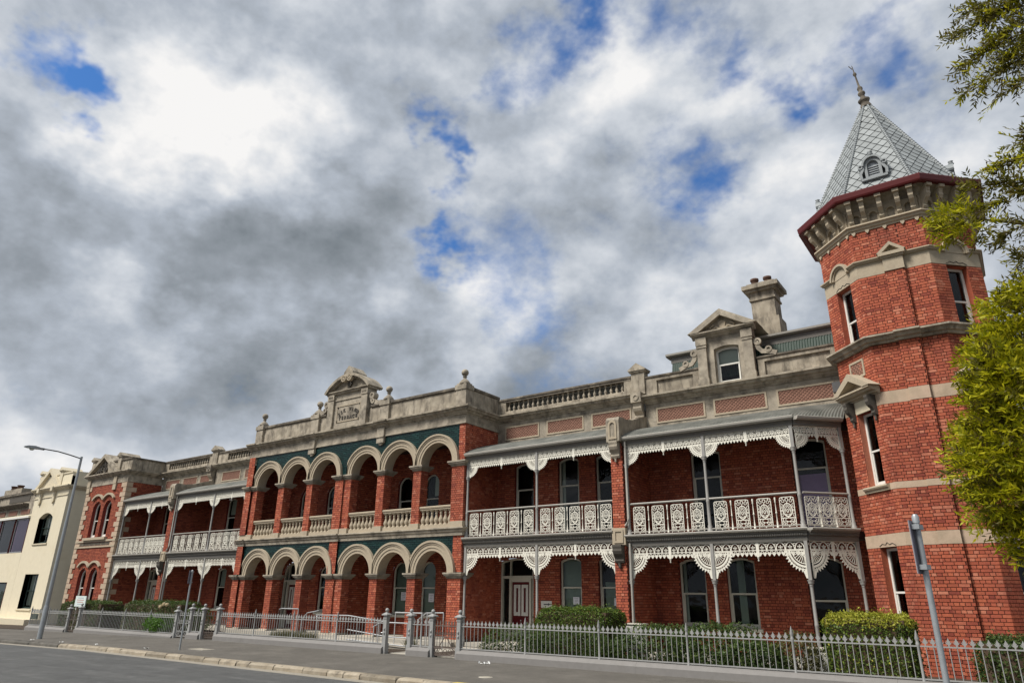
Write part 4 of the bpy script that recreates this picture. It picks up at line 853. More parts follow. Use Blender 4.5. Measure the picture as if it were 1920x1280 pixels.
# ------------------------------------------------------------------ the end pavilion with quoins
def pavilion():
    R = thing('end_pavilion', 'red brick end pavilion with pale quoins, paired arched windows and carved pediment', 'house', (-47.2, 21, -.2), 'houses of the terrace')
    F = front(21.0); x0, x1 = -49.80, -44.64
    pairs = [(-48.5, -47.5), (-47.08, -46.08)]
    hs = [Hole(a, b, 4.92, 7.20, .42) for a, b in pairs] + [Hole(a, b, .75, 3.10, .42) for a, b in pairs]
    W = Wall(R, 0, 'brick_old'); W.field(F, x0, x1, -.25, 8.22, hs); W.field(sideX(x1), 21.0, 23.2, -.1, 8.22); W.finish()
    for a, b in pairs:
        window(R, F, a, b, 4.94, 7.18, .42, 6.0, frame='white_paint', reveal=.22, fw=.12, sill=False, drape=[('curtain_violet', .1, .9, 0, .1)])
        window(R, F, a, b, .77, 3.08, .42, 1.95, frame='white_paint', reveal=.22, fw=.12, sill=False)
        for zt in (7.66, 3.54): part('hood_mould', 'stone_warm', R, lambda m: m.arc(F, (a + b) / 2, zt - 1.02, .90, 1.02, 0, .12, 90 - 47, 90 + 47, 14))
    part('window_sill', 'stone_warm', R, lambda m: (m.box(F, -48.75, -45.85, 4.78, 4.93, 0, .16), m.box(F, -48.7, -45.9, .62, .76, 0, .15)))
    part('band', 'stone_warm', R, lambda m: (m.box(F, x0 - .02, x1 + .03, 4.66, 4.78, -.1, .06), m.box(F, x0 - .02, x1 + .03, 4.32, 4.42, -.1, .06)))
    bt = part('band_tiles', 'coping_dark', R, lambda m: [m.box(F, x0 + .3 + k * .2, x0 + .46 + k * .2, 4.45, 4.63, 0, .02) for k in range(22)]); bt['kind'] = 'stuff'
    z = -.2; k = 0
    while z < 8.15:
        h = .30
        if 4.2 < z + .3 and z < 4.75 and False: pass
        for s, (a, b) in ((0, (x0 - .03, x0 + (.62 if k % 2 else .34))), (1, (x1 - (.62 if k % 2 else .34), x1 + .03))):
            part('quoin', 'band_stone', R, lambda m: (m.box(F, a, b, z + .012, z + h - .012, -.1, .045),))
        part('quoin', 'band_stone', R, lambda m: m.box(sideX(x1), 21.0 - .042, 21 + (.34 if k % 2 else .62), z + .013, z + h - .013, -.1, .033))
        z += h; k += 1
    part('frieze', 'stone', R, lambda m: (m.sweep(F, [(-.3, 8.66), (.03, 8.66), (.03, 8.22), (-.3, 8.22)], x0, x1, 0, 1), m.sweep(sideX(x1), [(-.3, 8.66), (.03, 8.66), (.03, 8.22), (-.3, 8.22)], 21, 23.2, 1, 0)))
    part('cornice', 'stone_streak', R, lambda m: (m.sweep(F, CORN(8.64, 8.94, .32), x0, x1, 1, 1), m.sweep(sideX(x1), CORN(8.64, 8.94, .32), 21, 23.1, 1, 0)))
    part('parapet', 'stone_streak', R, lambda m: (m.box(F, x0, x1, 8.94, 9.66, -.3, -.03), m.box(sideX(x1 - .03), 21.3, 23.4, 8.94, 9.66, -.3, 0)))
    part('coping', 'coping_dark', R, lambda m: (m.sweep(F, [(-.33, 9.76), (.04, 9.76), (.04, 9.66), (-.33, 9.66)], x0, x1, 1, 1), m.sweep(sideX(x1), [(-.33, 9.76), (.04, 9.76), (.04, 9.66), (-.33, 9.66)], 21, 23.3, 1, 0)))
    c = -47.9
    pd = part('pediment', 'stone_streak', R, lambda m: (m.prism(F, [(c - 1.9, 8.942), (c + 1.9, 8.942), (c, 10.02)], -1.4, .04), m.ring(F, [(c - 2.15, 8.943), (c, 10.24), (c + 2.15, 8.943)], [(c - 1.75, 8.943), (c, 10.0), (c + 1.75, 8.943)], -1.4, .28, closed=False)))
    part('carving', 'dark_carving', pd, lambda m: [m.circle(F, c + random.uniform(-.9, .9) * (1 - k / 14), 9.08 + .045 * k, .12, .05, .04, .12, 8) for k in range(12)])
    for cc in (c - 1.75, c + 1.75):
        part('parapet_pier', 'stone_streak', R, lambda m: (m.box(F, cc - .2, cc + .2, 8.944, 9.9, -.35, .06), m.sweep(F, [(-.4, 9.98), (.13, 9.98), (.13, 9.9), (-.4, 9.9)], cc - .28, cc + .28), m.prism(F, [(cc - .32, 9.98), (cc + .32, 9.98), (cc, 10.2)], -1.1, .16)))
        part('frieze_bracket', 'stone_warm', R, lambda m: (m.box(F, cc - .2, cc + .2, 8.2, 8.66, .0, .11), m.box(F, cc - .2, cc + .2, 7.82, 8.2, .0, .09)))
pavilion()

# ------------------------------------------------------------------ the corner tower
OCT = [(-2.405, 21.0), (-.505, 21.0), (.626, 22.131), (.626, 24.031), (-.505, 25.162), (-2.405, 25.162), (-3.536, 24.031), (-3.536, 22.131)]
FACES = []
for i in range(8):
    p, q = OCT[i], OCT[(i + 1) % 8]; FACES.append((Frame(p[0], p[1], math.degrees(math.atan2(q[1] - p[1], q[0] - p[0]))), math.hypot(q[0] - p[0], q[1] - p[1])))
TC = (-1.455, 23.081)
def tower():
    R = thing('corner_tower', 'octagonal red brick corner tower with pale bands, red gutter and pointed shingled roof', 'tower', (TC[0], TC[1], 0))
    T = math.tan(rad(22.5)); B, Bl = FACES[0]; C, Cl = FACES[1]; A, Al = FACES[7]
    W = Wall(R, 300)
    au = .22                                    # face A: windows from u .53 to 1.2 of its 1.6 m
    wa = (.545, 1.21)
    wc = (.47, 1.13)
    hA = [Hole(*wa, .85, 3.10), Hole(*wa, 4.72, 6.84), Hole(*wa, 8.88, 10.72)]; hC = [Hole(*wc, .85, 3.10), Hole(*wc, 4.72, 6.84), Hole(*wc, 8.88, 10.72)]
    bands = [(3.10, 3.43), (4.56, 4.73), (6.87, 7.22), (10.74, 11.16)]
    zs = [.0] + [z for b in bands for z in b] + [12.30]
    for F, L_, hs, pil in ((A, Al, hA, None), (B, Bl, [], (.73, 1.24)), (C, Cl, hC, None), (FACES[2][0], FACES[2][1], [], None)):
        for k in range(0, len(zs), 2):
            if pil:
                W.field(F, 0, pil[0], zs[k], zs[k + 1]); W.field(F, pil[1], L_, zs[k], zs[k + 1])
                Fp = Frame(F.ox + F.s * .10, F.oy - F.c * .10, math.degrees(F.a))
                if zs[k] < 11: W.field(Fp, pil[0], pil[1], zs[k], zs[k + 1])
                else: W.field(F, pil[0], pil[1], zs[k], zs[k + 1])
                if zs[k] < 11: W.field(Frame(*F(pil[1], 0, 0)[:2], 90), -.10, 0, zs[k], zs[k + 1], single=False)
            else: W.field(F, 0, L_, zs[k], zs[k + 1], hs)
    W.finish(lambda p: p.z > 1.6 and p.x < -.62 - max(0, 3.0 - p.z) * .05)
    part('core', 'red_paint', R, lambda m: [m.quad(F(0, 0, -.9), F(L_, 0, -.9), F(L_, 12.5, -.9), F(0, 12.5, -.9)) for F, L_ in FACES] + [m.quad(F(0, 0, 0), F(L_, 0, 0), F(L_, 12.5, 0), F(0, 12.5, 0)) for F, L_ in FACES[3:7]])
    for bi, (z0, z1) in enumerate(bands):
        for F, L_, hs in ((A, Al, wa), (B, Bl, None), (C, Cl, wc), FACES[2] + (None,)):
            segs = [(0, L_)]
            part('band', 'band_stone' if bi < 3 else 'stone_warm', R, lambda m: [m.sweep(F, [(-.1, z1), (.008, z1), (.008, z0), (-.1, z0)], a, b, T if a == 0 else 0, T if b == L_ else 0) for a, b in segs])
        part('band_block', 'band_stone', R, lambda m: m.box(B, .735, 1.235, z0, z1 - .002, .01, .112))
    # upper moulding with arched rises, pediment on the pilaster
    mould = lambda z, p: [(0, z), (p, z), (p, z - .035), (p * .7, z - .05), (p * .55, z - .085), (p * .25, z - .10), (0, z - .10)]
    for F, L_, w in ((A, Al, wa), (C, Cl, wc)):
        c = (w[0] + w[1]) / 2
        part('window_arch', 'stone_warm', R, lambda m: (m.sweep(F, mould(11.26, .12), 0, c - .40, T, 0), m.sweep(F, mould(11.26, .12), c + .40, L_, 0, T), m.arc(F, c, 11.12, .31, .36, 0, .07, 0, 180, 14), m.arc(F, c, 11.12, .36, .43, 0, .12, 0, 180, 14), m.prism(F, [(c - .32, 11.12)] + [(c + .32, 11.12)] + [(c + .32 * math.cos(PI * i / 10), 11.12 + .32 * math.sin(PI * i / 10)) for i in range(1, 10)], .002, .02)))
        part('carved_lintel', 'dark_carving', R, lambda m: m.stroke(F, [(c - .33, 10.77), (c - .2, 10.83), (c - .08, 10.80), (c, 10.86), (c + .08, 10.80), (c + .2, 10.83), (c + .33, 10.77)], .014, .008, .02))
    for F, L_ in (FACES[0], FACES[2]):
        part('moulding', 'stone_warm', R, lambda m: m.sweep(F, mould(11.26, .12), 0, L_, T, T))
    part('pilaster_cap', 'stone_warm', R, lambda m: (m.box(B, .72, 1.25, 10.74, 11.14, .01, .135), m.box(B, .68, 1.29, 11.14, 11.20, .0, .18), m.box(B, .64, 1.33, 11.20, 11.30, .0, .23), m.prism(B, [(.62, 11.30), (1.35, 11.30), (.985, 11.58)], 0, .06), m.ring(B, [(.60, 11.30), (.985, 11.62), (1.37, 11.30)], [(.74, 11.301), (.985, 11.51), (1.23, 11.301)], 0, .22, closed=False)))
    # middle cornice
    for F, L_ in FACES:
        part('cornice', 'stone_streak', R, lambda m: m.sweep(F, [(0, 8.86), (.26, 8.84), (.27, 8.79), (.20, 8.74), (.17, 8.68), (.10, 8.66), (.08, 8.60), (0, 8.60)], 0, L_, T, T))
    part('cornice_break', 'stone_streak', R, lambda m: m.sweep(B, [(0, 8.865), (.35, 8.845), (.36, 8.793), (.29, 8.743), (.26, 8.683), (.19, 8.658), (.17, 8.595), (0, 8.595)], .66, 1.31))
    # windows
    vio = [('curtain_violet', .05, .45, .02, .98)]
    for F, w, dr in ((A, wa, None), (C, wc, vio)):
        for z0, z1, mid, dp in ((.87, 3.08, 1.95, None), (4.74, 6.82, 5.73, None), (8.88, 10.70, 9.68, dr)):
            window(R, F, w[0], w[1], z0, z1, 0, mid, frame='white_paint', reveal=.20, fw=.07, sill=False, drape=dp, reveal_mat='brick', dpt=.55)
    for F, w in ((A, wa), (C, wc)):
        c = (w[0] + w[1]) / 2
        part('window_sill', 'stone_warm', R, lambda m: m.sweep(F, [(-.18, 4.75), (.10, 4.72), (.12, 4.68), (.10, 4.64), (.06, 4.62), (.05, 4.56), (-.1, 4.56)], c - .50, c + .50))
        part('window_sill', 'stone_warm', R, lambda m: m.sweep(F, [(-.18, .88), (.10, .85), (.10, .76), (-.1, .76)], c - .48, c + .48))
        part('carved_lintel', 'dark_carving', R, lambda m: m.stroke(F, [(c - .33, 3.13), (c - .2, 3.19), (c - .08, 3.16), (c, 3.22), (c + .08, 3.16), (c + .2, 3.19), (c + .33, 3.13)], .014, .008, .02))
        hd = part('window_pediment', 'stone_warm', R, lambda m: (m.sweep(F, CORN(7.20, 7.42, .36), c - .78, c + .78), m.prism(F, [(c - .62, 7.42), (c + .62, 7.42), (c, 7.80)], 0, .05), m.ring(F, [(c - .86, 7.42), (c, 7.96), (c + .86, 7.42)], [(c - .56, 7.421), (c, 7.74), (c + .56, 7.421)], 0, .38, closed=False)))
        for s in (-1, 1): part('console', 'dark_carving', hd, lambda m: (console(m, F, c + s * .48 - .07, c + s * .48 + .07, 6.62, 7.20, .28), m.lathe(F(c + s * .48, 6.46, .05), [(.01, 0), (.045, .04), (.025, .08), (.05, .16)], 8)))
        part('lintel', 'cream_trim', hd, lambda m: m.box(F, w[0] - .02, w[1] + .02, 6.83, 7.19, -.1, .03))
        lattice_panel(R, F, c - .26, c + .26, 7.92, 8.32)
    # string, niches, brackets and drops under the eaves; stone lightened against the soffit shade
    for fi, (F, L_) in enumerate(FACES):
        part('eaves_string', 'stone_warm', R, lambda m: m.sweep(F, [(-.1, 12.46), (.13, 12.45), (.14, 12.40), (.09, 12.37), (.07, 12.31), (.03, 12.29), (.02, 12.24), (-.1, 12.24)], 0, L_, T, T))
        if fi not in (0, 1, 2, 7): 
            part('eaves_frieze', 'stone', R, lambda m: m.box(F, 0, L_, 12.45, 13.16, -.1, .02)); continue
        n = 4 if L_ > 1.7 else 3; p = L_ / n
        def notch(m):
            pts = []
            for k in range(n):
                c = p * (k + .5); r = p * .22; pts += [(c - r, 12.451), (c - r, 12.68)] + [(c + r * math.cos(PI - PI * i / 8), 12.68 + r * math.sin(PI - PI * i / 8)) for i in range(1, 8)] + [(c + r, 12.68), (c + r, 12.451)]
            m.prism(F, ([(0, 13.16), (0, 12.451)] + pts + [(L_, 12.451), (L_, 13.16)]), -.02, .06)
            for k in range(n): m.arc(F, p * (k + .5), 12.68, p * .22, p * .30, .06, .085, 0, 180, 8)
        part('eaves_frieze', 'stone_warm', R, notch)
        part('niche_back', 'stone', R, lambda m: m.flat(F, [(0, 12.45), (L_, 12.45), (L_, 13.16), (0, 13.16)], -.015))
        part('cove', 'stone', R, lambda m: m.sweep(F, [(.0, 13.16), (.40, 13.16), (.22, 13.10), (.10, 13.0), (.062, 12.92), (0, 12.92)], 0, L_, T, T))
        for k in range(n + 1):
            if k == n and fi != 2: pass
            u = p * k; u = min(max(u, .12), L_ - .12)
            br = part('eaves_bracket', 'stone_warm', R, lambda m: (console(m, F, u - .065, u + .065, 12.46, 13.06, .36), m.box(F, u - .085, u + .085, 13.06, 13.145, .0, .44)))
        for k in range(n + 1):
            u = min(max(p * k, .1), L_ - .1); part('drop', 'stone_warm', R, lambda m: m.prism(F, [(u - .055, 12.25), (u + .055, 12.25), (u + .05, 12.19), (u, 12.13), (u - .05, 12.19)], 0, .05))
    # eaves and gutter
    e = .50
    part('roof_skirt', 'zinc', R, lambda m: [m.quad(F(-T * .40, 13.34, .40), F(L_ + T * .40, 13.34, .40), F(L_ - T * .3, 13.42, -.3), F(T * .3, 13.42, -.3)) for F, L_ in FACES])
    part('soffit', 'soffit', R, lambda m: [m.quad(F(-T * 0, 13.165, 0), F(L_, 13.165, 0), F(L_ + T * e, 13.165, e), F(-T * e, 13.165, e)) for F, L_ in FACES])
    part('roof_gutter', 'red_gutter', R, lambda m: [m.sweep(F, [(e - .15, 13.39), (e + .01, 13.39), (e + .02, 13.37), (e, 13.22), (e - .03, 13.15), (e - .15, 13.15)], 0, L_, T, T) for F, L_ in FACES])
    # pointed roof
    apex = Vector((TC[0] + .04, TC[1], 18.25)); eo = .12; ze = 13.32
    E = []
    for i in range(8):
        F, L_ = FACES[i]; E.append(Vector(F(-T * eo, ze, eo)))
    rf = part('roof', 'zinc_back', R, lambda m: [m.add([tuple(E[i]), tuple(E[(i + 1) % 8]), tuple(apex)], [(0, 1, 2)]) for i in range(8)])
    sw, sh = .335, .40
    dm = MB(); dm.add([(-sw / 2 * .94, 0, .012), (0, -sh / 2 * .94, .030), (sw / 2 * .94, 0, .012), (0, sh / 2 * .94, .004), (-sw / 2 * .94, 0, -.004), (0, -sh / 2 * .94, .002), (sw / 2 * .94, 0, -.004)], [(0, 1, 2, 3), (4, 5, 1, 0), (5, 6, 2, 1)])
    SH = dm.mesh('shingle', 'zinc', (0, 0, 0))[0]
    rest = MB(); count = 0
    for i in range(8):
        a, b = E[i], E[(i + 1) % 8]; xd = (b - a).normalized(); mid = (a + b) / 2; yd = (apex - mid); H = yd.length; yd.normalize(); nd = xd.cross(yd); Lb = (b - a).length
        M3 = Matrix((xd, yd, nd)).transposed()
        rows = int(H / (sh / 2))
        for r in range(rows):
            y = sh * .3 + r * sh / 2; half = Lb / 2 * (1 - y / H) - .02
            k0 = -20
            for k in range(-8, 9):
                x = (k + (.5 if r % 2 else 0)) * sw
                if abs(x) > half + sw * .30: continue
                pos = mid + xd * x + yd * y + nd * .006
                inside = abs(x) + sw * .42 < half
                if i in (0, 1, 7) and inside and count < 298:
                    o = place(SH, 'shingle', rf, pos, M3.to_euler()); count += 1
                else:
                    xs = [max(-half - .03, min(half + .03, x + q)) - x for q in (-sw / 2 * .94, 0, sw / 2 * .94, 0)]
                    rest.add([tuple(pos + M3 @ Vector((xx, yy * .94, zz))) for xx, yy, zz in zip(xs, (0, -sh / 2, 0, sh / 2), (.010, .024, .010, .004))], [(0, 1, 2, 3)])
    o = rest.build('shingles', 'zinc', rf); o['kind'] = 'stuff'
    for i in range(8): 
        hp = part('hip_roll', 'zinc_trim', rf, lambda m: m.tube([E[i].lerp(apex, s / 24) + Vector((0, 0, .02)) for s in range(25)], .055, 8, .035))
        bd = part('hip_beads', 'zinc_trim', rf, lambda m: [m.tube([E[i].lerp(apex, s / 52) + Vector((0, 0, .02)), E[i].lerp(apex, s / 52 + .008) + Vector((0, 0, .02))], .07 - .025 * s / 52, 8) for s in range(51)]); bd['kind'] = 'stuff'
    # small arched roof vents on the front and the two flanks
    for i in (0, 2, 6, 7, 1):
        if i in (1, 7): continue
        a, b = E[i], E[(i + 1) % 8]; mid = (a + b) / 2; slope = (apex.z - ze) / math.hypot(apex.x - mid.x, apex.y - mid.y)
        F, L_ = FACES[i]; off = eo - (14.02 - ze) / slope + .10      # distance out from the wall plane at the vent foot
        Fb = Frame(*F(L_ / 2, 0, off)[:2], math.degrees(F.a)); Fv = lambda u, z, d=0.0, Fb=Fb: Fb(u * .80, 13.95 + (z - 13.95) * .86, d)
        v = part('roof_vent', 'zinc_trim', rf, lambda m: (m.ring(Fv, outline(-.30, .30, 14.02, 14.86, .30, 10), outline(-.20, .20, 14.10, 14.74, .20, 10), -.55, .0), m.arc(Fv, 0, 14.56, .30, .37, -.5, .07, 0, 180, 12), m.box(Fv, -.46, .46, 13.95, 14.03, -.4, .06),
            [m.stroke(Fv, [(s * .34, 14.60), (s * .36, 14.42), (s * .46, 14.25), (s * .44, 14.06)], .10, -.25, .03) for s in (-1, 1)], [m.circle(Fv, s * .42, 14.55, .07, .05, -.2, .05, 8) for s in (-1, 1)], m.lathe(Fv(0, 14.90, .02), [(.05, 0), (.09, .06), (.05, .12), (.08, .15), (.0, .2)], 8)))
        part('vent_louvre', 'galv', v, lambda m: (m.flat(Fv, outline(-.21, .21, 14.09, 14.75, .20, 10), -.10), [m.box(Fv, -.2, .2, 14.14 + k * .09, 14.16 + k * .09, -.10, -.06) for k in range(5)]))
    # finial, leaning slightly
    fn = part('finial', 'coping_dark', rf, lambda m: m.lathe((apex.x, apex.y, apex.z - .30), [(.20, 0), (.17, .12), (.12, .22), (.16, .26), (.20, .34), (.10, .42), (.07, .55), (.12, .62), (.12, .68), (.06, .76), (.09, .84), (.09, .90), (.035, 1.0), (.025, 1.45), (.06, 1.52), (.06, 1.58), (.02, 1.64), (.012, 1.95), (.0, 1.98)], 12))
    fn.rotation_euler = (0, rad(-5.5), 0)
    sp = part('finial_barb', 'coping_dark', rf, lambda m: m.tube([(apex.x - .20, apex.y, apex.z + 1.50), (apex.x - .29, apex.y, apex.z + 1.68)], .014, 6))
tower()

# ------------------------------------------------------------------ neighbours on the left
def cream_house():
    R = thing('cream_house', 'cream painted house with stepped gable and dark framed windows left of the pavilion', 'house', (-55.3, 21, -.4))
    F = front(21.0); x0, x1 = -58.0, -52.7; g = -.5
    hs = [(-56.45, -54.28, 4.84, 6.90, .34), (-56.45, -54.30, .60, 2.82, 0)]
    def wall(m):
        ys = [g, .60, 2.82, 4.84]
        m.box(F, x0, x1, g, .60, -.3, 0); m.box(F, x0, -56.45, .60, 2.82, -.3, 0); m.box(F, -54.30, x1, .60, 2.82, -.3, 0); m.box(F, x0, x1, 2.82, 4.84, -.3, 0)
        m.box(F, x0, -56.45, 4.84, 6.90, -.3, 0); m.box(F, -54.28, x1, 4.84, 6.90, -.3, 0)
        m.prism(F, [(-56.45, 6.56), (-56.45, 6.90), (-54.28, 6.90), (-54.28, 6.56)] + seg_top(-56.45, -54.28, 6.90 - .004, .34, 12)[1:-1], -.3, 0)
        m.box(F, x0, x1, 6.90, 9.3, -.3, 0); m.box(sideX(x1), 21.3, 30, g, 9.3, -.3, 0)
        m.prism(sideX(x1), [(21.3, 9.3), (24.2, 9.3), (24.2, 9.55), (23.4, 9.7), (21.3, 9.62)], -.3, 0)
    part('wall', 'cream_wall', R, wall)
    window(R, F, -56.45, -54.28, 4.84, 6.90, .34, 5.9, frame='dark_frame', reveal=.32, fw=.07, reveal_mat='cream_wall', mull=True, drape=[('blind', .05, .95, .3, 1)], sill_mat='cream_trim')
    window(R, F, -56.45, -54.30, .60, 2.82, 0, 1.75, frame='dark_frame', reveal=.32, fw=.07, reveal_mat='cream_wall', mull=True, drape=[('blind', .05, .95, .1, 1)], sill_mat='cream_trim')
    part('cornice', 'cream_trim', R, lambda m: (m.sweep(F, CORN(8.36, 8.66, .30), x0 - .3, x1, 0, 1), m.sweep(sideX(x1), CORN(8.36, 8.66, .30), 21, 22.2, 1, 0)))
    part('moulding', 'cream_trim', R, lambda m: m.box(F, x0, x1, 7.98, 8.03, 0, .05))
    for c in (-56.95, -54.75): part('bracket', 'cream_trim', R, lambda m: (m.box(F, c - .16, c + .16, 7.72, 8.36, 0, .12), m.prism(F, [(c - .2, 7.72), (c + .2, 7.72), (c, 7.5)], 0, .12), m.box(F, c - .16, c + .16, 8.36, 8.67, 0, .36)))
    part('parapet', 'cream_wall', R, lambda m: (m.box(F, x0, x1, 8.66, 9.5, -.3, -.02),))
    part('coping', 'cream_trim', R, lambda m: m.sweep(F, [(-.33, 9.6), (.03, 9.6), (.03, 9.5), (-.33, 9.5)], x0, x1, 0, 1))
    c = -56.0
    part('pediment', 'cream_trim', R, lambda m: (m.prism(F, [(c - 1.75, 8.664), (c + 1.75, 8.664), (c, 9.85)], -1.3, .03), m.ring(F, [(c - 1.98, 8.665), (c, 10.08), (c + 1.98, 8.665)], [(c - 1.6, 8.665), (c, 9.8), (c + 1.6, 8.665)], -1.3, .22, closed=False)))
    for cc in (c - 1.55, c + 1.62):
        part('parapet_pier', 'cream_trim', R, lambda m: (m.box(F, cc - .22, cc + .22, 8.666, 9.75, -.35, .05), m.prism(F, [(cc - .34, 9.78), (cc + .34, 9.78), (cc, 10.02)], -1.2, .16), m.box(F, cc - .3, cc + .3, 9.7, 9.78, -.4, .1)))
    part('side_light', 'white_paint', R, lambda m: (m.box(sideX(x1), 22.2, 22.5, 3.25, 3.5, 0, .25), m.box(sideX(x1), 22.25, 22.45, 3.1, 3.25, .05, .2)))
    part('base_step', 'cream_trim', R, lambda m: (m.box(F, -59.2, -52.5, g - .2, .02, -.1, .9),))
    part('meter_box', 'green_iron', R, lambda m: m.box(F, -53.7, -52.9, g, .35, 0, .1))
cream_house()
def shop():
    R = thing('shop_building', 'grey corniced building with wide modern windows at the far left edge', 'building', (-64, 21, -.5))
    F = front(21.0); x0, x1 = -78.0, -58.02; g = -.8
    part('wall', 'cream_wall', R, lambda m: (m.box(F, x0, x1, 2.3, 4.3, -.3, 0), m.box(F, x0, x1, 6.72, 6.95, -.3, 0), m.box(F, -59.2, x1, g, 2.3, -.3, -.002), m.box(F, -66, -62.2, g, .3, -.3, -.002)))
    part('upper_wall', 'stone', R, lambda m: (m.box(F, x0, x1, 6.95, 8.6, -.4, -.02),))
    part('cornice', 'coping_dark', R, lambda m: (m.sweep(F, CORN(7.5, 7.8, .4), x0, x1 - .9), m.sweep(F, [(-.3, 8.62), (.1, 8.62), (.1, 8.5), (-.3, 8.5)], x0, x1 - .3), m.box(F, x0, x1, 8.62, 8.7, -.4, 0)))
    [part('parapet_recess', 'dark_carving', R, lambda m: m.box(F, x1 - 4.6 - k * 5.6, x1 - .9 - k * 5.6, 7.98, 8.38, -.02, .01)) for k in range(3)]
    for k in range(5): part('frieze_panel', 'terracotta', R, lambda m: m.box(F, x1 - 1.9 - k * 2.2, x1 - .4 - k * 2.2, 7.02, 7.36, -.02, .015))
    part('awning_edge', 'white_paint', R, lambda m: m.box(F, x0, x1, 6.72, 6.86, 0, .14))
    for k in range(6):
        a = x1 - 2.4 - k * 2.5; b = a + 2.3
        window(R, F, a, b, 4.32, 6.7, 0, 0, frame='galv', reveal=.06, fw=.07, sill=False, drape=[('curtain_violet', 0, 1, 0, 1)] if k != 1 else None, dpt=.8)
    window(R, F, -61.2, -59.3, .1, 2.28, 0, 1.2, frame='dark_frame', reveal=.1, fw=.07, sill=False, drape=[('blind_green', 0, 1, .3, 1)])
    window(R, F, -66, -61.4, .3, 2.28, 0, 0, frame='dark_frame', reveal=.1, fw=.07, sill=False, drape=[('blind_green', 0, 1, .5, 1)])
    C = part('chimney', 'stone', R, lambda m: m.box(F, -66.5, -63.2, 8.6, 9.35, -1.5, -.8))
    for px in (-65.6, -64.4): part('chimney_pot', 'chimney_pot', C, lambda m: m.lathe((px, 22.1, 9.33), [(.24, 0), (.2, .25), (.26, .27), (.26, .34)], 10))
shop()
# ------------------------------------------------------------------ fences and gates
def picket_mesh():
    m = MB(); m.lathe((0, 0, .28), [(.0095, 0), (.0095, .62)], 6, False)
    F = LF; t0, t1 = -.006, .006                # fleur-de-lis head
    m.prism(F, [(-.014, .90), (.014, .90), (.014, .945), (.036, .985), (.020, 1.005), (0, 1.055), (-.020, 1.005), (-.036, .985), (-.014, .945)], t0, t1)
    for s in (-1, 1): m.prism(F, [(s * .010, .925), (s * .042, .945), (s * .056, .985), (s * .038, .968), (s * .010, .955)][::s], t0, t1)
    return m.mesh('picket', 'fence_grey', (0, 0, 0))[0]
PICKET = picket_mesh()
def fence_post_mesh():
    m = MB(); m.lathe((0, 0, .2), [(.034, 0), (.034, .06), (.026, .08), (.026, .66), (.038, .70), (.038, .74), (.028, .76), (.036, .80), (.044, .82), (.005, .985)], 8)
    return m.mesh('post', 'fence_grey', (0, 0, 0))[0]
FPOST = fence_post_mesh()
def gate_post_mesh():
    m = MB(); F = LF
    m.box(F, -.085, .085, -.1, .30, -.085, .085); m.box(F, -.066, .066, .30, 1.02, -.066, .066); m.box(F, -.08, .08, 1.02, 1.06, -.08, .08); m.box(F, -.068, .068, 1.06, 1.12, -.068, .068)
    for k in range(2): m.lathe((0, -.07, .55 + k * .12), [(.0, 0), (.03, .02), (.03, .07), (.0, .09)], 6)
    m.add([(-.12, -.12, 1.12), (.12, -.12, 1.12), (.12, .12, 1.12), (-.12, .12, 1.12), (-.12, -.12, 1.15), (.12, -.12, 1.15), (.12, .12, 1.15), (-.12, .12, 1.15), (0, 0, 1.23)], [(3, 2, 1, 0), (0, 1, 5, 4), (1, 2, 6, 5), (2, 3, 7, 6), (3, 0, 4, 7), (4, 5, 8), (5, 6, 8), (6, 7, 8), (7, 4, 8)])
    m.lathe((0, 0, 1.19), [(.03, 0), (.025, .04)], 10); m.lathe((0, 0, 1.215), [(.062 * math.sin(PI * i / 8) + .001, .062 - .062 * math.cos(PI * i / 8)) for i in range(9)], 12)
    return m.mesh('gate_post', 'fence_grey', (0, 0, 0))[0]
GPOST = gate_post_mesh()
def fence(label, x0, x1, posts, gp=(), F=None, group='iron fences along the footpath', plinth=True):
    F = F or front(GY); g = gz(F(x0, 0)[0]) if abs(F.a) < .1 else gz(-43.7)
    R = thing('iron_fence', label, 'fence', F((x0 + x1) / 2, g), group)
    L_ = x1 - x0
    zz = lambda z: z + g
    if plinth:
        n = max(1, int(L_ / 4.5)); q = L_ / n
        for k in range(n):
            a, b = x0 + k * q + (.0 if k == 0 else .003), x0 + (k + 1) * q
            part('plinth', 'plinth_grey', R, lambda m: m.sweep(F, [(-.10, zz(.255)), (-.04, zz(.265)), (.07, zz(.225)), (.16, zz(.155)), (.165, zz(-.2)), (-.10, zz(-.2))], a, b))
    for z in (.285, .885): part('rail', 'fence_grey', R, lambda m: m.box(F, x0, x1, zz(z) - .013, zz(z) + .013, -.014, .014))
    xs = sorted(set([x0] + list(posts) + [x1]))
    for a, b in zip(xs[:-1], xs[1:]):
        n = max(1, round((b - a) / .135)); q = (b - a) / n
        for k in range(1, n): place(PICKET, 'picket', R, F(a + k * q, g, .0), (0, 0, F.a))
    for p in posts: place(FPOST, 'post', R, F(p, g), (0, 0, F.a))
    for p in gp: place(GPOST, 'gate_post', R, F(p, g), (0, 0, F.a))
    return R
fence('long run of grey spear-topped iron fence before the hedges and the tower', -14.05, 3.2, [-11.69, -9.37, -6.97, -4.52, -2.08, .35, 2.7], [-14.05])
fence('short iron fence panel between the open gateway and the closed ornate gate', -16.04, -15.13, [-15.58], [-16.04, -15.13])
fence('iron fence run in front of the brick arcade', -26.43, -17.12, [-24.08, -21.79, -19.46], [-26.43, -17.12])
fence('short iron fence panel between the two left gates by the street sign', -28.37, -27.49, [-27.93], [-28.37, -27.49])
fence('iron fence run with a bright green shrub growing through it', -38.15, -29.45, [-36.0, -33.8, -31.6], [-38.15, -29.45])
fence('iron fence run by the lamp post at the far left end', -43.75, -39.27, [-43.7, -41.6], [-39.27])
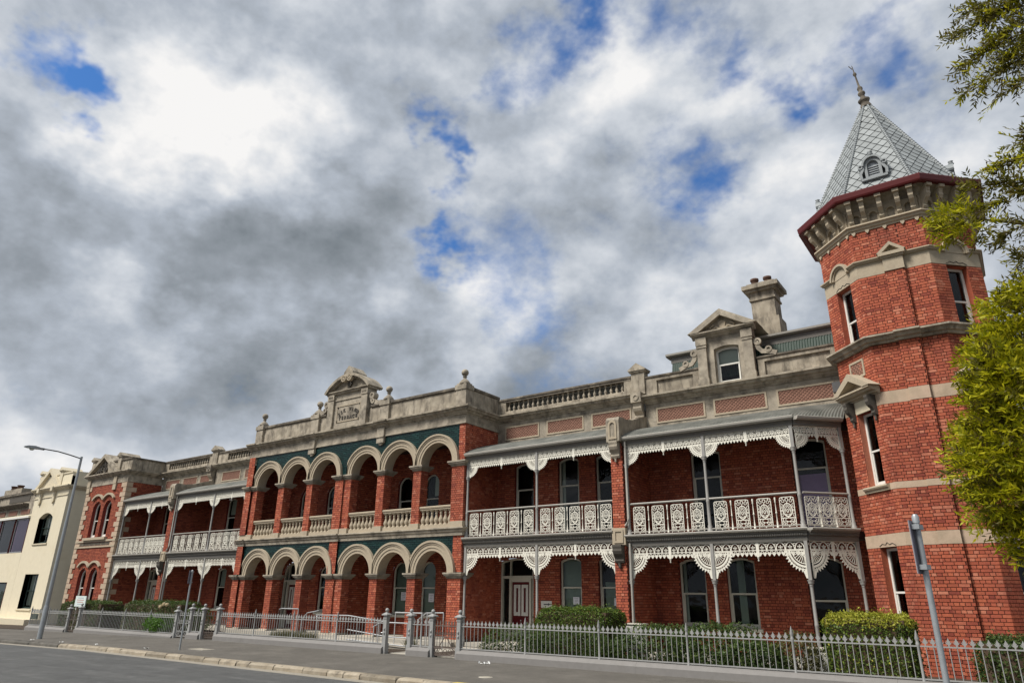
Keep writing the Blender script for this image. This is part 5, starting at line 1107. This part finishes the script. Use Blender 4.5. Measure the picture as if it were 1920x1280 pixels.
fence('iron fence return running back from the street at the far left', 17.0, 20.6, [18.8], (), Frame(-43.75, 0, 90), plinth=False)
def gate(label, x0, x1, ang=0, hinge='l', material='gate_iron'):
    w = x1 - x0; g = gz(x0)
    F = Frame(x0, GY, ang) if hinge == 'l' else Frame(x1, GY, ang)
    a, b = (0.02, w - .02) if hinge == 'l' else (-w + .02, -.02)
    G = thing('iron_gate', label, 'gate', F((a + b) / 2, g), 'iron gates'); z = lambda v: v + g
    part('gate_frame', material, G, lambda m: (m.box(F, a, a + .03, z(.05), z(1.06), -.015, .015), m.box(F, b - .03, b, z(.05), z(1.0), -.015, .015), [m.box(F, a, b, z(v) - .013, z(v) + .013, -.013, .013) for v in (.07, .27, .58, .88)]))
    for s in (-1, 1): part('brace', material, G, lambda m: m.stroke(F, [((a + b) / 2 + s * .04, z(.57)), (a + .04 if s < 0 else b - .04, z(.08))], .018, -.012, .012))
    n = 8
    for k in range(1, n):
        u = a + (b - a) * k / n; part('bar', material, G, lambda m: (m.box(F, u - .008, u + .008, z(.58), z(.90), -.008, .008), m.box(F, u - .007, u + .007, z(.27), z(.58), -.007, .007)))
        part('spear', material, G, lambda m: m.prism(F, [(u - .008, z(.9)), (u + .008, z(.9)), (u + .028, z(.96)), (u, z(1.04)), (u - .028, z(.96))], -.006, .006))
    part('scrollwork', material, G, lambda m: ([m.circle(F, a + (b - a) * (k + .5) / 5, z(.17), .07, .016, -.008, .008, 10) for k in range(5)], [m.circle(F, a + (b - a) * (k + 1) / 8, z(.66), .04, .012, -.008, .008, 8) for k in range(7)]))
gate('closed ornate brown iron gate at the right of the arcade', -15.06, -14.12)
gate('brown iron gate standing ajar left of the arcade fence', -27.42, -26.50, 38)
gate('iron gate behind the street sign pole', -29.38, -28.44, 8, material='fence_grey')
gate('dark iron gate by the white garden sign', -39.20, -38.22, 18)

# path stones in the open gateway
pth = part('garden_path', 'concrete', None, lambda m: (m.box(front(17.1), -17.02, -16.1, -.03, .02, -3.8, .0), m.box(front(17.1), -15.0, -14.2, -.03, .019, -3.8, .0))); pth['kind'] = 'structure'

# ------------------------------------------------------------------ handrails of the ramp
def rails(label, segs, posts, group='ramp handrails before the arcade'):
    R = thing('handrail', label, 'handrail', (segs[0][0][0], segs[0][0][1], .0), group)
    for s in segs: part('rail', 'steel', R, lambda m: m.tube(s, .021, 8))
    for x, y, z in posts: part('post', 'steel', R, lambda m: m.tube([(x, y, .0), (x, y, z)], .019, 8))
Y1 = 18.4
rails('long steel ramp handrail sloping down behind the arcade fence', [[(-22.2, Y1, .91), (-22.3, Y1, 1.0), (-20.5, Y1, 1.02), (-18.4, Y1, .84), (-17.5, Y1, .84)], [(-22.2, Y1, .91), (-21.9, Y1, .91)], [(-20.5, Y1, .55), (-18.4, Y1, .38), (-17.5, Y1, .38)], [(-20.5, Y1, .22), (-17.5, Y1, .12)]], [(-22.2, Y1, 1.0), (-21.1, Y1, 1.0), (-20.0, Y1, .98), (-18.9, Y1, .88), (-17.52, Y1, .84)])
rails('short looped steel handrail at the open gateway', [[(-18.35, 17.6, .72), (-18.0, 17.6, .86), (-17.75, 17.6, .84), (-17.72, 17.6, .58), (-17.95, 17.6, .55)], [(-18.9, 19.2, 1.15), (-17.6, 19.2, 1.15)]], [(-18.3, 17.6, .74), (-18.9, 19.2, 1.15), (-17.62, 19.2, 1.15)])
rails('sloping steel step rail inside the right arch', [[(-17.9, 19.3, .92), (-17.5, 19.3, 1.16), (-16.7, 19.3, 1.18)]], [(-17.9, 19.3, .92), (-16.7, 19.3, 1.18), (-17.45, 19.3, 1.16)])
rails('dark looped handrail before the arcade door', [[(-26.2, 19.6, .85), (-26.15, 19.6, 1.13), (-26.0, 19.6, 1.16), (-24.9, 19.6, 1.16)], [(-24.6, 19.6, .78), (-24.3, 19.6, 1.02), (-23.6, 19.6, 1.12)]], [(-26.2, 19.6, .9), (-24.9, 19.6, 1.16), (-24.6, 19.6, .8)])
rp = part('ramp', 'concrete', None, lambda m: m.prism(front(18.45), [(-22.2, .0), (-17.4, .0), (-17.4, .06), (-22.2, .22)], -1.1, 0)); rp['kind'] = 'structure'

# ------------------------------------------------------------------ plants
def leaf_object(name, material, parent, C, D, N, Ln, Wd, kind=None):
    """diamond leaves: centres C, long direction D, normal N (n x 3 arrays), lengths Ln, widths Wd"""
    n = len(C); D = D / np.linalg.norm(D, axis=1)[:, None]; S = np.cross(D, N); S /= (np.linalg.norm(S, axis=1)[:, None] + 1e-9); U = np.cross(S, D)
    Ln = np.broadcast_to(Ln, n)[:, None]; Wd = np.broadcast_to(Wd, n)[:, None]
    V = np.stack([C - D * Ln / 2, C + S * Wd / 2 - D * Ln * .05 + U * Wd * .15, C + D * Ln / 2 - U * Wd * .2, C - S * Wd / 2 - D * Ln * .05 + U * Wd * .15], 1).reshape(-1, 3)
    lo, hi = V.min(0), V.max(0); o = np.array([(lo[0] + hi[0]) / 2, (lo[1] + hi[1]) / 2, lo[2]]); V = V - o
    me = bpy.data.meshes.new(name); me.vertices.add(4 * n); me.loops.add(4 * n); me.polygons.add(n)
    me.vertices.foreach_set('co', V.astype(np.float32).ravel()); me.loops.foreach_set('vertex_index', np.arange(4 * n, dtype=np.int32)); me.polygons.foreach_set('loop_start', np.arange(0, 4 * n, 4, dtype=np.int32))
    me.materials.append(MATS[material]); me.update(calc_edges=True); me.validate()
    return place(me, name, parent, o)
def rnd_unit(n):
    v = np.random.normal(size=(n, 3)); return v / np.linalg.norm(v, axis=1)[:, None]
def box_hedge(label, x0, x1, y0, y1, z1, material='hedge_leaf', n=9000, leaf=.05, rough=.05, mix=None, group='clipped hedges', name='hedge', z0=.0):
    R = thing(name, label, 'hedge' if name == 'hedge' else 'shrub', ((x0 + x1) / 2, (y0 + y1) / 2, z0), group)
    w, d, h = x1 - x0, y1 - y0, z1 - z0
    A = np.array([w * d, w * h, w * h * .3, d * h, d * h]); f = np.random.choice(5, n, p=A / A.sum()); a, b = np.random.rand(n), np.random.rand(n)
    P = np.zeros((n, 3)); Nn = np.zeros((n, 3))
    for k, (pos, nn) in enumerate([(lambda a, b: (x0 + a * w, y0 + b * d, z1 + 0 * a), (0, 0, 1)), (lambda a, b: (x0 + a * w, y0 + 0 * a, z0 + b * h), (0, -1, 0)), (lambda a, b: (x0 + a * w, y1 + 0 * a, z0 + b * h), (0, 1, 0)), (lambda a, b: (x0 + 0 * a, y0 + a * d, z0 + b * h), (-1, 0, 0)), (lambda a, b: (x1 + 0 * a, y0 + a * d, z0 + b * h), (1, 0, 0))]):
        s = f == k; p = pos(a[s], b[s]); P[s] = np.stack(p, 1); Nn[s] = nn
    # round the box a little, lump it, scatter
    c = np.array([(x0 + x1) / 2, (y0 + y1) / 2, z0 + h * .45]); half = np.array([w / 2, d / 2, h * .55]); q = (P - c) / half
    r = (np.abs(q) ** 7).sum(1) ** (1 / 7); P = c + (P - c) / r[:, None]
    lump = np.sin(P[:, 0] * 5.1 + P[:, 2] * 3) * np.sin(P[:, 2] * 6.3 + P[:, 1] * 4 + 1.3) * .6 + np.sin(P[:, 0] * 13 + P[:, 1] * 11 + P[:, 2] * 9) * .4
    P += Nn * (lump[:, None] * rough + np.random.normal(size=(n, 1)) * rough * .45)
    st = np.random.rand(n) < .035; P[st] += Nn[st] * np.random.uniform(.02, .14, (st.sum(), 1)) + np.random.normal(0, .01, (st.sum(), 3))
    P[:, 2] = np.maximum(P[:, 2], z0 + .01)
    D = rnd_unit(n) + Nn * .5; N2 = Nn + rnd_unit(n) * .8
    L_ = leaf * np.random.uniform(.7, 1.35, n)
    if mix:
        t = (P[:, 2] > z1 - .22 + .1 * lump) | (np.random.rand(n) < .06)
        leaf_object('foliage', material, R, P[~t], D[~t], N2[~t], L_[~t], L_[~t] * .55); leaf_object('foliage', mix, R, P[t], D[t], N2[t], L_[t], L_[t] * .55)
    else: leaf_object('foliage', material, R, P, D, N2, L_, L_ * .55)
    part('dark_core', 'twig', R, lambda m: m.box(front((y0 + y1) / 2), x0 + .09, x1 - .09, z0, z1 - .09, -d / 2 + .09, d / 2 - .09))  # added solid dark core box, gives the darkness between the leaves
    return R
def bush(label, c, r, material, n, leaf, group='garden shrubs', name='shrub', up=.0):
    R = thing(name, label, 'shrub', (c[0], c[1], c[2] - r[2]), group)
    u = rnd_unit(n); k = np.random.uniform(.62, 1.0, n) ** .5
    lump = 1 + .14 * np.sin(u[:, 0] * 7 + u[:, 2] * 5) * np.sin(u[:, 1] * 6 + u[:, 2] * 8) + .10 * np.sin(u[:, 0] * 15 + 2) * np.sin(u[:, 2] * 14)
    P = np.array(c) + u * np.array(r) * (k * lump)[:, None]; P[:, 2] = np.maximum(P[:, 2], gz(c[0]) + .02)
    D = rnd_unit(n) + u * .6 + np.array([0, 0, up]); L_ = leaf * np.random.uniform(.7, 1.4, n)
    leaf_object('foliage', material, R, P, D, u + rnd_unit(n) * .7, L_, L_ * .42)
    part('stem', 'twig', R, lambda m: [m.tube([(c[0] + random.uniform(-.1, .1), c[1], gz(c[0])), (c[0] + random.uniform(-.6, .6) * r[0], c[1] + random.uniform(-.5, .5) * r[1], c[2] + random.uniform(0, .5) * r[2])], .015, 5, .006) for _ in range(7)])
    return R
box_hedge('clipped green box hedge under the notices beside the panelled door', -12.25, -9.75, 18.2, 19.5, 1.42, 'hedge_leaf', 15000, .055)
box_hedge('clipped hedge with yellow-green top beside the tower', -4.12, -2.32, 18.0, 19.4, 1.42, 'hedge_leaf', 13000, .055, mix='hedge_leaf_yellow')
box_hedge('dark low hedge at the foot of the tower by the right edge', -1.15, 3.0, 17.7, 19.0, 1.02, 'shrub_leaf', 13000, .06, .09)
box_hedge('long low hedge with pale roses before the verandah left of the arcade', -36.9, -31.6, 18.3, 19.6, 1.30, 'shrub_leaf', 12000, .06, .07)
box_hedge('small clipped hedge behind the lamp post', -43.6, -38.9, 18.2, 19.6, 1.22, 'shrub_leaf', 9000, .07, .07, z0=-.2)
for i, (lab, c, r, n, l, mt) in enumerate([
    ('rounded leafy shrub behind the fence right of the closed gate', (-13.0, 18.3, .35), (1.1, .8, .62), 5200, .065, 'shrub_leaf'),
    ('broad dark shrub below the box hedge behind the fence', (-10.9, 17.8, .42), (1.6, .6, .55), 7000, .06, 'shrub_leaf'),
    ('feathery shrub left of the canted verandah windows', (-8.3, 18.2, .45), (1.35, .8, .66), 7000, .075, 'shrub_leaf'),
    ('tall feathery shrub before the twin sash windows', (-6.7, 18.3, .5), (1.3, .8, .68), 8000, .075, 'shrub_leaf'),
    ('glossy low shrub between the two hedges', (-5.7, 17.7, .32), (.9, .5, .5), 5000, .08, 'shrub_leaf'),
    ('yellowing shrub beside the verandah column near the tower', (-4.75, 18.2, .45), (.55, .5, .6), 2600, .07, 'grass_blade'),
    ('bright green shrub spilling through the fence', (-31.2, 17.22, .44), (1.1, .34, .44), 5200, .07, 'bright_shrub'),
    ('small green shrub by the left gates', (-29.9, 18.2, .65), (.7, .6, .55), 2500, .07, 'shrub_leaf')]):
    bush(lab, c, r, mt, n, l, up=.4 if 'feathery' in lab else 0)
def roses():
    R = thing('rose_blooms', 'pale yellow roses on the long low hedge', 'flower', (-32.9, 18.3, 1.15))
    for x, z in ((-32.95, 1.22), (-32.65, 1.20), (-33.2, 1.12)):
        u = rnd_unit(60); leaf_object('bloom', 'rose_petal', R, np.array([x, 18.25, z]) + u * .07, rnd_unit(60), u, .07, .06)
roses()
def grass():
    R = thing('grass_tuft', 'dry strappy grass tufts behind the arcade fence', 'grass', (-22.5, 17.8, 0)); R['kind'] = 'stuff'
    n = 700; c = np.stack([np.random.uniform(-23.9, -21.6, n), np.random.uniform(17.5, 18.1, n), np.full(n, .22)], 1)
    D = np.stack([np.random.normal(0, .5, n), np.random.normal(0, .4, n), np.ones(n)], 1); leaf_object('blades', 'grass_blade', R, c + D * .05, D, rnd_unit(n), np.random.uniform(.3, .55, n), .016)
    n = 120; c = np.stack([np.random.uniform(-17.3, -16.9, n), np.random.uniform(18.0, 18.3, n), np.full(n, .18)], 1)
    D = np.stack([np.random.normal(0, .5, n), np.random.normal(0, .4, n), np.ones(n)], 1); leaf_object('blades', 'grass_blade', R, c + D * .05, D, rnd_unit(n), np.random.uniform(.25, .45, n), .014)
grass()

# street tree on the right, mostly outside the frame
def tree():
    base = Vector((4.6, 14.7, 0)); R = thing('street_tree', 'yellow-green feathery street tree overhanging the right edge before the tower', 'tree', base)
    Y = 14.2
    clumps = []                                 # (x, y, z, radius, sprigs, dark share)
    for x, z, r, n in [(-.05, 2.75, .45, 150), (-.33, 3.3, .5, 200), (-.40, 3.9, .5, 210), (-.28, 4.4, .5, 200), (-.05, 4.9, .5, 200), (.05, 5.4, .5, 200), (.20, 5.95, .45, 160), (.42, 6.5, .4, 110), (.40, 2.6, .55, 180), (.30, 3.3, .7, 240), (.35, 4.1, .7, 240), (.5, 5.0, .7, 240), (.65, 5.8, .65, 200), (.85, 6.6, .5, 120), (1.0, 3.0, .8, 200), (1.1, 4.0, .9, 220), (1.2, 5.1, .9, 200), (1.4, 6.1, .8, 150), (.35, 2.15, .35, 80)]:
        clumps.append((x + .30, Y + random.uniform(-.45, .45), z, r, n, .0))
    for _ in range(60):
        a = random.uniform(0, 2 * PI); rr = random.uniform(.3, 1) ** .5; x = 4.0 + 2.9 * rr * math.cos(a); y = 14.9 + 2.6 * rr * math.sin(a); z = random.uniform(2.8, 9.5)
        if x > 1.6 + max(0, z - 6.5) * .35: clumps.append((x, y, z, random.uniform(.7, 1.1), 60, .2))
    clumps += [(.18, Y, 8.55, .34, 70, .1), (.42, Y, 8.35, .30, 50, .2)]       # the near clump over the eaves
    spray = [((2.6, Y + .3, 8.2), (.55, Y, 9.3), 34), ((2.8, Y + .3, 8.8), (.78, Y, 8.75), 40), ((2.8, Y + .2, 9.0), (1.0, Y, 9.55), 40), ((2.6, Y, 7.6), (.95, Y, 7.55), 34), ((2.4, Y, 7.2), (1.0, Y, 7.1), 30), ((2.6, Y, 8.0), (.85, Y, 8.1), 40),
             ((3.2, Y, 11.5), (.85, Y, 11.35), 44), ((3.2, Y, 11.9), (1.0, Y, 12.0), 44), ((3.2, Y, 12.4), (.95, Y, 12.75), 44), ((3.2, Y, 12.9), (1.25, Y, 13.2), 40), ((3.3, Y, 11.2), (1.35, Y, 11.0), 34), ((3.3, Y, 12.2), (1.5, Y, 12.3), 50), ((3.3, Y, 12.8), (1.6, Y, 12.9), 50), ((3.3, Y, 11.8), (1.6, Y, 11.8), 50), ((3.0, Y, 9.8), (1.45, Y, 9.9), 30)]
    Cn, Dn, Nn, dark = [], [], [], []
    tw = MB()
    def sprig(p, d, L_, k, dk):
        d = d / np.linalg.norm(d); side = np.cross(d, rnd_unit(1)[0]); side /= np.linalg.norm(side)
        for i in range(k):
            t = (i + .5) / k; q = p + d * L_ * t + np.array([0, 0, -.10 * L_ * t * t]); s = side * (1 if i % 2 else -1)
            dd = d * .75 + s * .75 + np.random.normal(0, .22, 3); Cn.append(q + dd * .05); Dn.append(dd); Nn.append(np.cross(d, side) + np.random.normal(0, .5, 3)); dark.append(dk)
    for x, y, z, r, n, ds in clumps:
        for _ in range(n):
            u = rnd_unit(1)[0]; p = np.array([x, y, z]) + u * r * np.random.rand() ** .45 * np.array([1, 1, .8])
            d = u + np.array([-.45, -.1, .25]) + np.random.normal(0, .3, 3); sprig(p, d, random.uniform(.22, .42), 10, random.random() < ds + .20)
    for a, b, n in spray:
        a, b = np.array(a), np.array(b); v = b - a; pts = []
        for i in range(13): t = i / 12; pts.append(tuple(a + v * t + np.array([0, 0, .25 * math.sin(PI * t) - .1 * t])))
        tw.tube(pts, .022, 5, .005)
        for i in range(int(n * 1.7)):
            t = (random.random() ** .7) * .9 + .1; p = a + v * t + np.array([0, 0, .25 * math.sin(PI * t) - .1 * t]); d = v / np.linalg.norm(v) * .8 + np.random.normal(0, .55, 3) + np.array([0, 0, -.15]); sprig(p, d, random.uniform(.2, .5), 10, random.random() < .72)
    Cn, Dn, Nn, dark = np.array(Cn), np.array(Dn), np.array(Nn), np.array(dark, bool); L_ = np.random.uniform(.10, .17, len(Cn))
    cr = leaf_object('crown', 'tree_leaf', R, Cn[~dark], Dn[~dark], Nn[~dark], L_[~dark], .036); leaf_object('olive_shaded_foliage', 'tree_leaf_olive_shaded', R, Cn[dark], Dn[dark], Nn[dark], L_[dark], .034)  # second set: olive tips in the sprays, shaded gaps coloured into the mass
    part('trunk', 'bark', R, lambda m: m.tube([(4.6, 14.7, -.1), (4.5, 14.7, .8), (4.35, 14.75, 2.2), (4.2, 14.8, 4), (3.9, 14.8, 6.5), (3.6, 14.6, 9.5), (3.4, 14.4, 13)], .26, 12, .06))
    for p in [(.2, Y, 3.6), (.3, Y, 5.0), (1.0, Y, 6.2), (.5, Y, 8.5), (1.2, Y, 2.9), (2.8, Y + .3, 8.6), (3.2, Y, 12), (6.3, 15, 6), (5.8, 16.4, 7)]:
        z0 = max(1.8, p[2] - 2.2); part('limb', 'bark', R, lambda m: m.tube([(4.25, 14.75, z0), ((4.25 + p[0]) / 2, (14.75 + p[1]) / 2, (z0 + p[2]) / 2 + .3), p], .07, 7, .018))
    tw.build('twigs', 'twig', R)
tree()

# ------------------------------------------------------------------ street furniture
def lamp():
    x, y = -33.7, 13.62; g = gz(x)
    R = thing('street_lamp', 'tall grey street lamp with curved arm before the left houses', 'lamp', (x, y, g))
    part('pole', 'galv', R, lambda m: (m.tube([(x, y, g - .1), (x, y, 4.6)], .085, 12, .07), m.tube([(x, y, 4.6), (x, y, 7.42)], .062, 12, .05)))
    part('base_sleeve', 'galv', R, lambda m: m.lathe((x, y, g - .05), [(.10, 0), (.10, 1.25), (.088, 1.3)], 12))
    part('arm', 'lamp_dark', R, lambda m: m.tube([(x, y, 7.33), (x, y - .5, 7.42), (x, y - 1.0, 7.49), (x, y - 1.5, 7.50), (x, y - 1.75, 7.49)], .026, 8))
    h = part('lamp_head', 'galv', R, lambda m: [m.add([(x + sx * w, y - yy, 7.50 + z) for yy, w, z in ((1.62, .05, .0), (1.75, .08, .035), (1.95, .12, .06), (2.2, .10, .04), (2.32, .05, .0)) for sx in (-1, 1)] + [(x + sx * w, y - yy, 7.46 + z) for yy, w, z in ((1.62, .05, .0), (1.75, .08, -.01), (1.95, .12, -.02), (2.2, .10, -.01), (2.32, .05, .0)) for sx in (-1, 1)],
        [(2 * i, 2 * i + 1, 2 * i + 3, 2 * i + 2) for i in range(4)] + [(10 + 2 * i + 2, 10 + 2 * i + 3, 10 + 2 * i + 1, 10 + 2 * i) for i in range(4)] + [(2 * i + 2, 2 * i + 12, 2 * i + 10, 2 * i) for i in range(4)] + [(2 * i + 1, 2 * i + 11, 2 * i + 13, 2 * i + 3) for i in range(4)] + [(0, 10, 11, 1), (8, 9, 19, 18)])])
    part('lens', 'blind', h, lambda m: m.lathe((x, y - 2.02, 7.36), [(.0, 0), (.06, .01), (.09, .05), (.095, .1)], 10))
    part('clamp', 'lamp_dark', h, lambda m: m.tube([(x, y - 1.55, 7.49), (x, y - 1.78, 7.49)], .05, 8))
lamp()
def pole(label, x, y, h, r, sw, s0, s1, face):
    g = gz(x) if y > 12 else 0.0
    R = thing('sign_pole', label, 'sign post', (x, y, g), 'street sign poles')
    part('pole', 'galv', R, lambda m: m.tube([(x, y, g - .05), (x, y, h)], r, 12)); part('pole_cap', 'galv', R, lambda m: m.lathe((x, y, h - .03), [(r * 1.2, 0), (r * 1.2, .04), (r * .8, .055)], 12))
    F = Frame(x, y, face); s = part('sign_plate', 'sign_back', R, lambda m: m.box(F, -sw / 2, sw / 2, s0, s1, r + .004, r + .010))
    part('sign_face', 'white_paint', s, lambda m: m.box(F, -sw / 2 + .004, sw / 2 - .004, s0 + .004, s1 - .004, r + .0102, r + .012))
    [part('bracket', 'galv', R, lambda m: m.box(F, -.05, .05, z - .015, z + .015, -r - .006, r + .003)) for z in (s0 + .04, s1 - .04)]
    return R
pole('grey parking sign pole on the footpath left of the arcade', -23.19, 13.65, 2.43, .030, .24, 2.02, 2.44, -62)
pole('near grey sign pole seen edge-on at the right edge before the tower', -.52, 5.2, 2.21, .018, .15, 1.87, 2.195, 262)
def garden_board():
    F = front(18.0); R = thing('garden_sign', 'small white notice board on posts behind the left gate', 'sign', (-40.7, 18, -.1))
    b = part('board', 'sign_white', R, lambda m: m.box(F, -41.25, -40.1, 1.0, 1.52, -.02, .02))
    for k, (zz, mt, w) in enumerate(((1.42, 'print_grey', .30), (1.32, 'print_red', .38), (1.22, 'print_red', .34), (1.12, 'print_grey', .26))): part('print_line', mt, b, lambda m: m.box(F, -40.68 - w, -40.68 + w, zz - .014, zz + .014, .02, .022))
    for xx in (-41.1, -40.25): part('leg', 'white_paint', R, lambda m: m.box(F, xx - .03, xx + .03, -.15, 1.0, -.05, -.02))
garden_board()
def door_sign():
    F = front(MY); R = thing('door_sign', 'small white arrow plate on the brick wall beside the panelled door', 'sign', (-14.98, MY - .02, 1.36))
    b = part('plate', 'white_paint', R, lambda m: m.box(F, -15.22, -14.74, 1.36, 1.60, .006, .02))
    part('arrow_mark', 'lamp_dark', b, lambda m: (m.box(F, -15.10, -14.86, 1.46, 1.50, .02, .023), m.prism(F, [(-14.90, 1.43), (-14.80, 1.48), (-14.90, 1.53)], .02, .0232)))
door_sign()
def white_board():
    F = front(19.9); R = thing('white_planter_box', 'white boxed board at the right end of the box hedge', 'box', (-9.75, 19.9, 0)); part('board', 'white_paint', R, lambda m: (m.box(F, -10.05, -9.5, .0, 1.0, -.3, 0),)); part('lid', 'cream_paint', R, lambda m: m.box(F, -10.08, -9.47, 1.0, 1.03, -.33, .03))
white_board()
def white_step():
    F = front(18.7); R = thing('white_step_block', 'white block beside the column foot left of the yellow-topped hedge', 'step', (-4.45, 18.7, 0)); part('block', 'white_paint', R, lambda m: m.box(F, -4.75, -4.15, .0, .62, -.5, 0)); part('tread', 'concrete', R, lambda m: m.box(F, -4.78, -4.12, .62, .66, -.53, .03))
white_step()
def litter():
    R = thing('litter', 'crumpled white paper litter on the footpath by the fence', 'litter', (-12.6, 16.4, .0))
    n = 14; c = np.stack([np.random.normal(-12.6, .09, n), np.random.normal(16.35, .05, n), np.random.uniform(.0, .05, n)], 1); leaf_object('scraps', 'plastic_litter', R, c, rnd_unit(n), rnd_unit(n), .09, .06)
litter()
for nm, lab, x, y, w, d in (('access_cover', 'pale square access cover in the footpath near the sign pole', -22.9, 14.25, .75, .35), ('access_cover', 'small round valve cover in the footpath before the long fence', -10.7, 13.95, .26, .2)):
    g = -.045 * (17.2 - y) / 4.4
    R = thing(nm, lab, 'cover', (x, y, g), 'service covers in the footpath')
    if w > .5: part('lid', 'cover_iron', R, lambda m: m.box(front(y), x - w / 2, x + w / 2, g + .001, g + .009, -d / 2, d / 2)); part('rim', 'concrete', R, lambda m: m.box(front(y), x - w / 2 - .05, x + w / 2 + .05, g - .01, g + .005, -d / 2 - .05, d / 2 + .05))
    else: part('lid', 'cover_iron', R, lambda m: m.lathe((x, y, g - .002), [(.13, 0), (.13, .010), (.11, .012)], 14)); part('rim', 'concrete', R, lambda m: m.lathe((x, y, g - .01), [(.17, 0), (.17, .015), (.14, .016)], 14))
for k in range(4):
    x, y = [(-33.0, 13.1), (-30.2, 13.0), (-27.6, 13.05), (-24.5, 13.2), (-21.2, 11.6), (-17.4, 11.4), (-26.8, 11.9)][k]
    g = gz(x) - (.045 * (17.2 - y) / 4.4 if y > 12.6 else .155)
    R = thing('paper_scrap', ['pale paper scrap on the kerb edge beside the lamp post', 'paper scrap on the kerb between lamp post and sign pole', 'paper scrap on the footpath edge left of the sign pole', 'paper scrap by the foot of the sign pole', 'white scrap on the road below the sign pole', 'white scrap on the road nearest the camera', 'white scrap lying in the gutter left of the sign pole'][k], 'litter', (x, y, g), 'scraps of litter')
    n = 5; c = np.stack([np.random.normal(x, .05, n), np.random.normal(y, .03, n), np.full(n, g + .02)], 1); leaf_object('scrap', 'plastic_litter', R, c, rnd_unit(n) * np.array([1, 1, .2]), rnd_unit(n) + np.array([0, 0, 2]),   .09, .06)
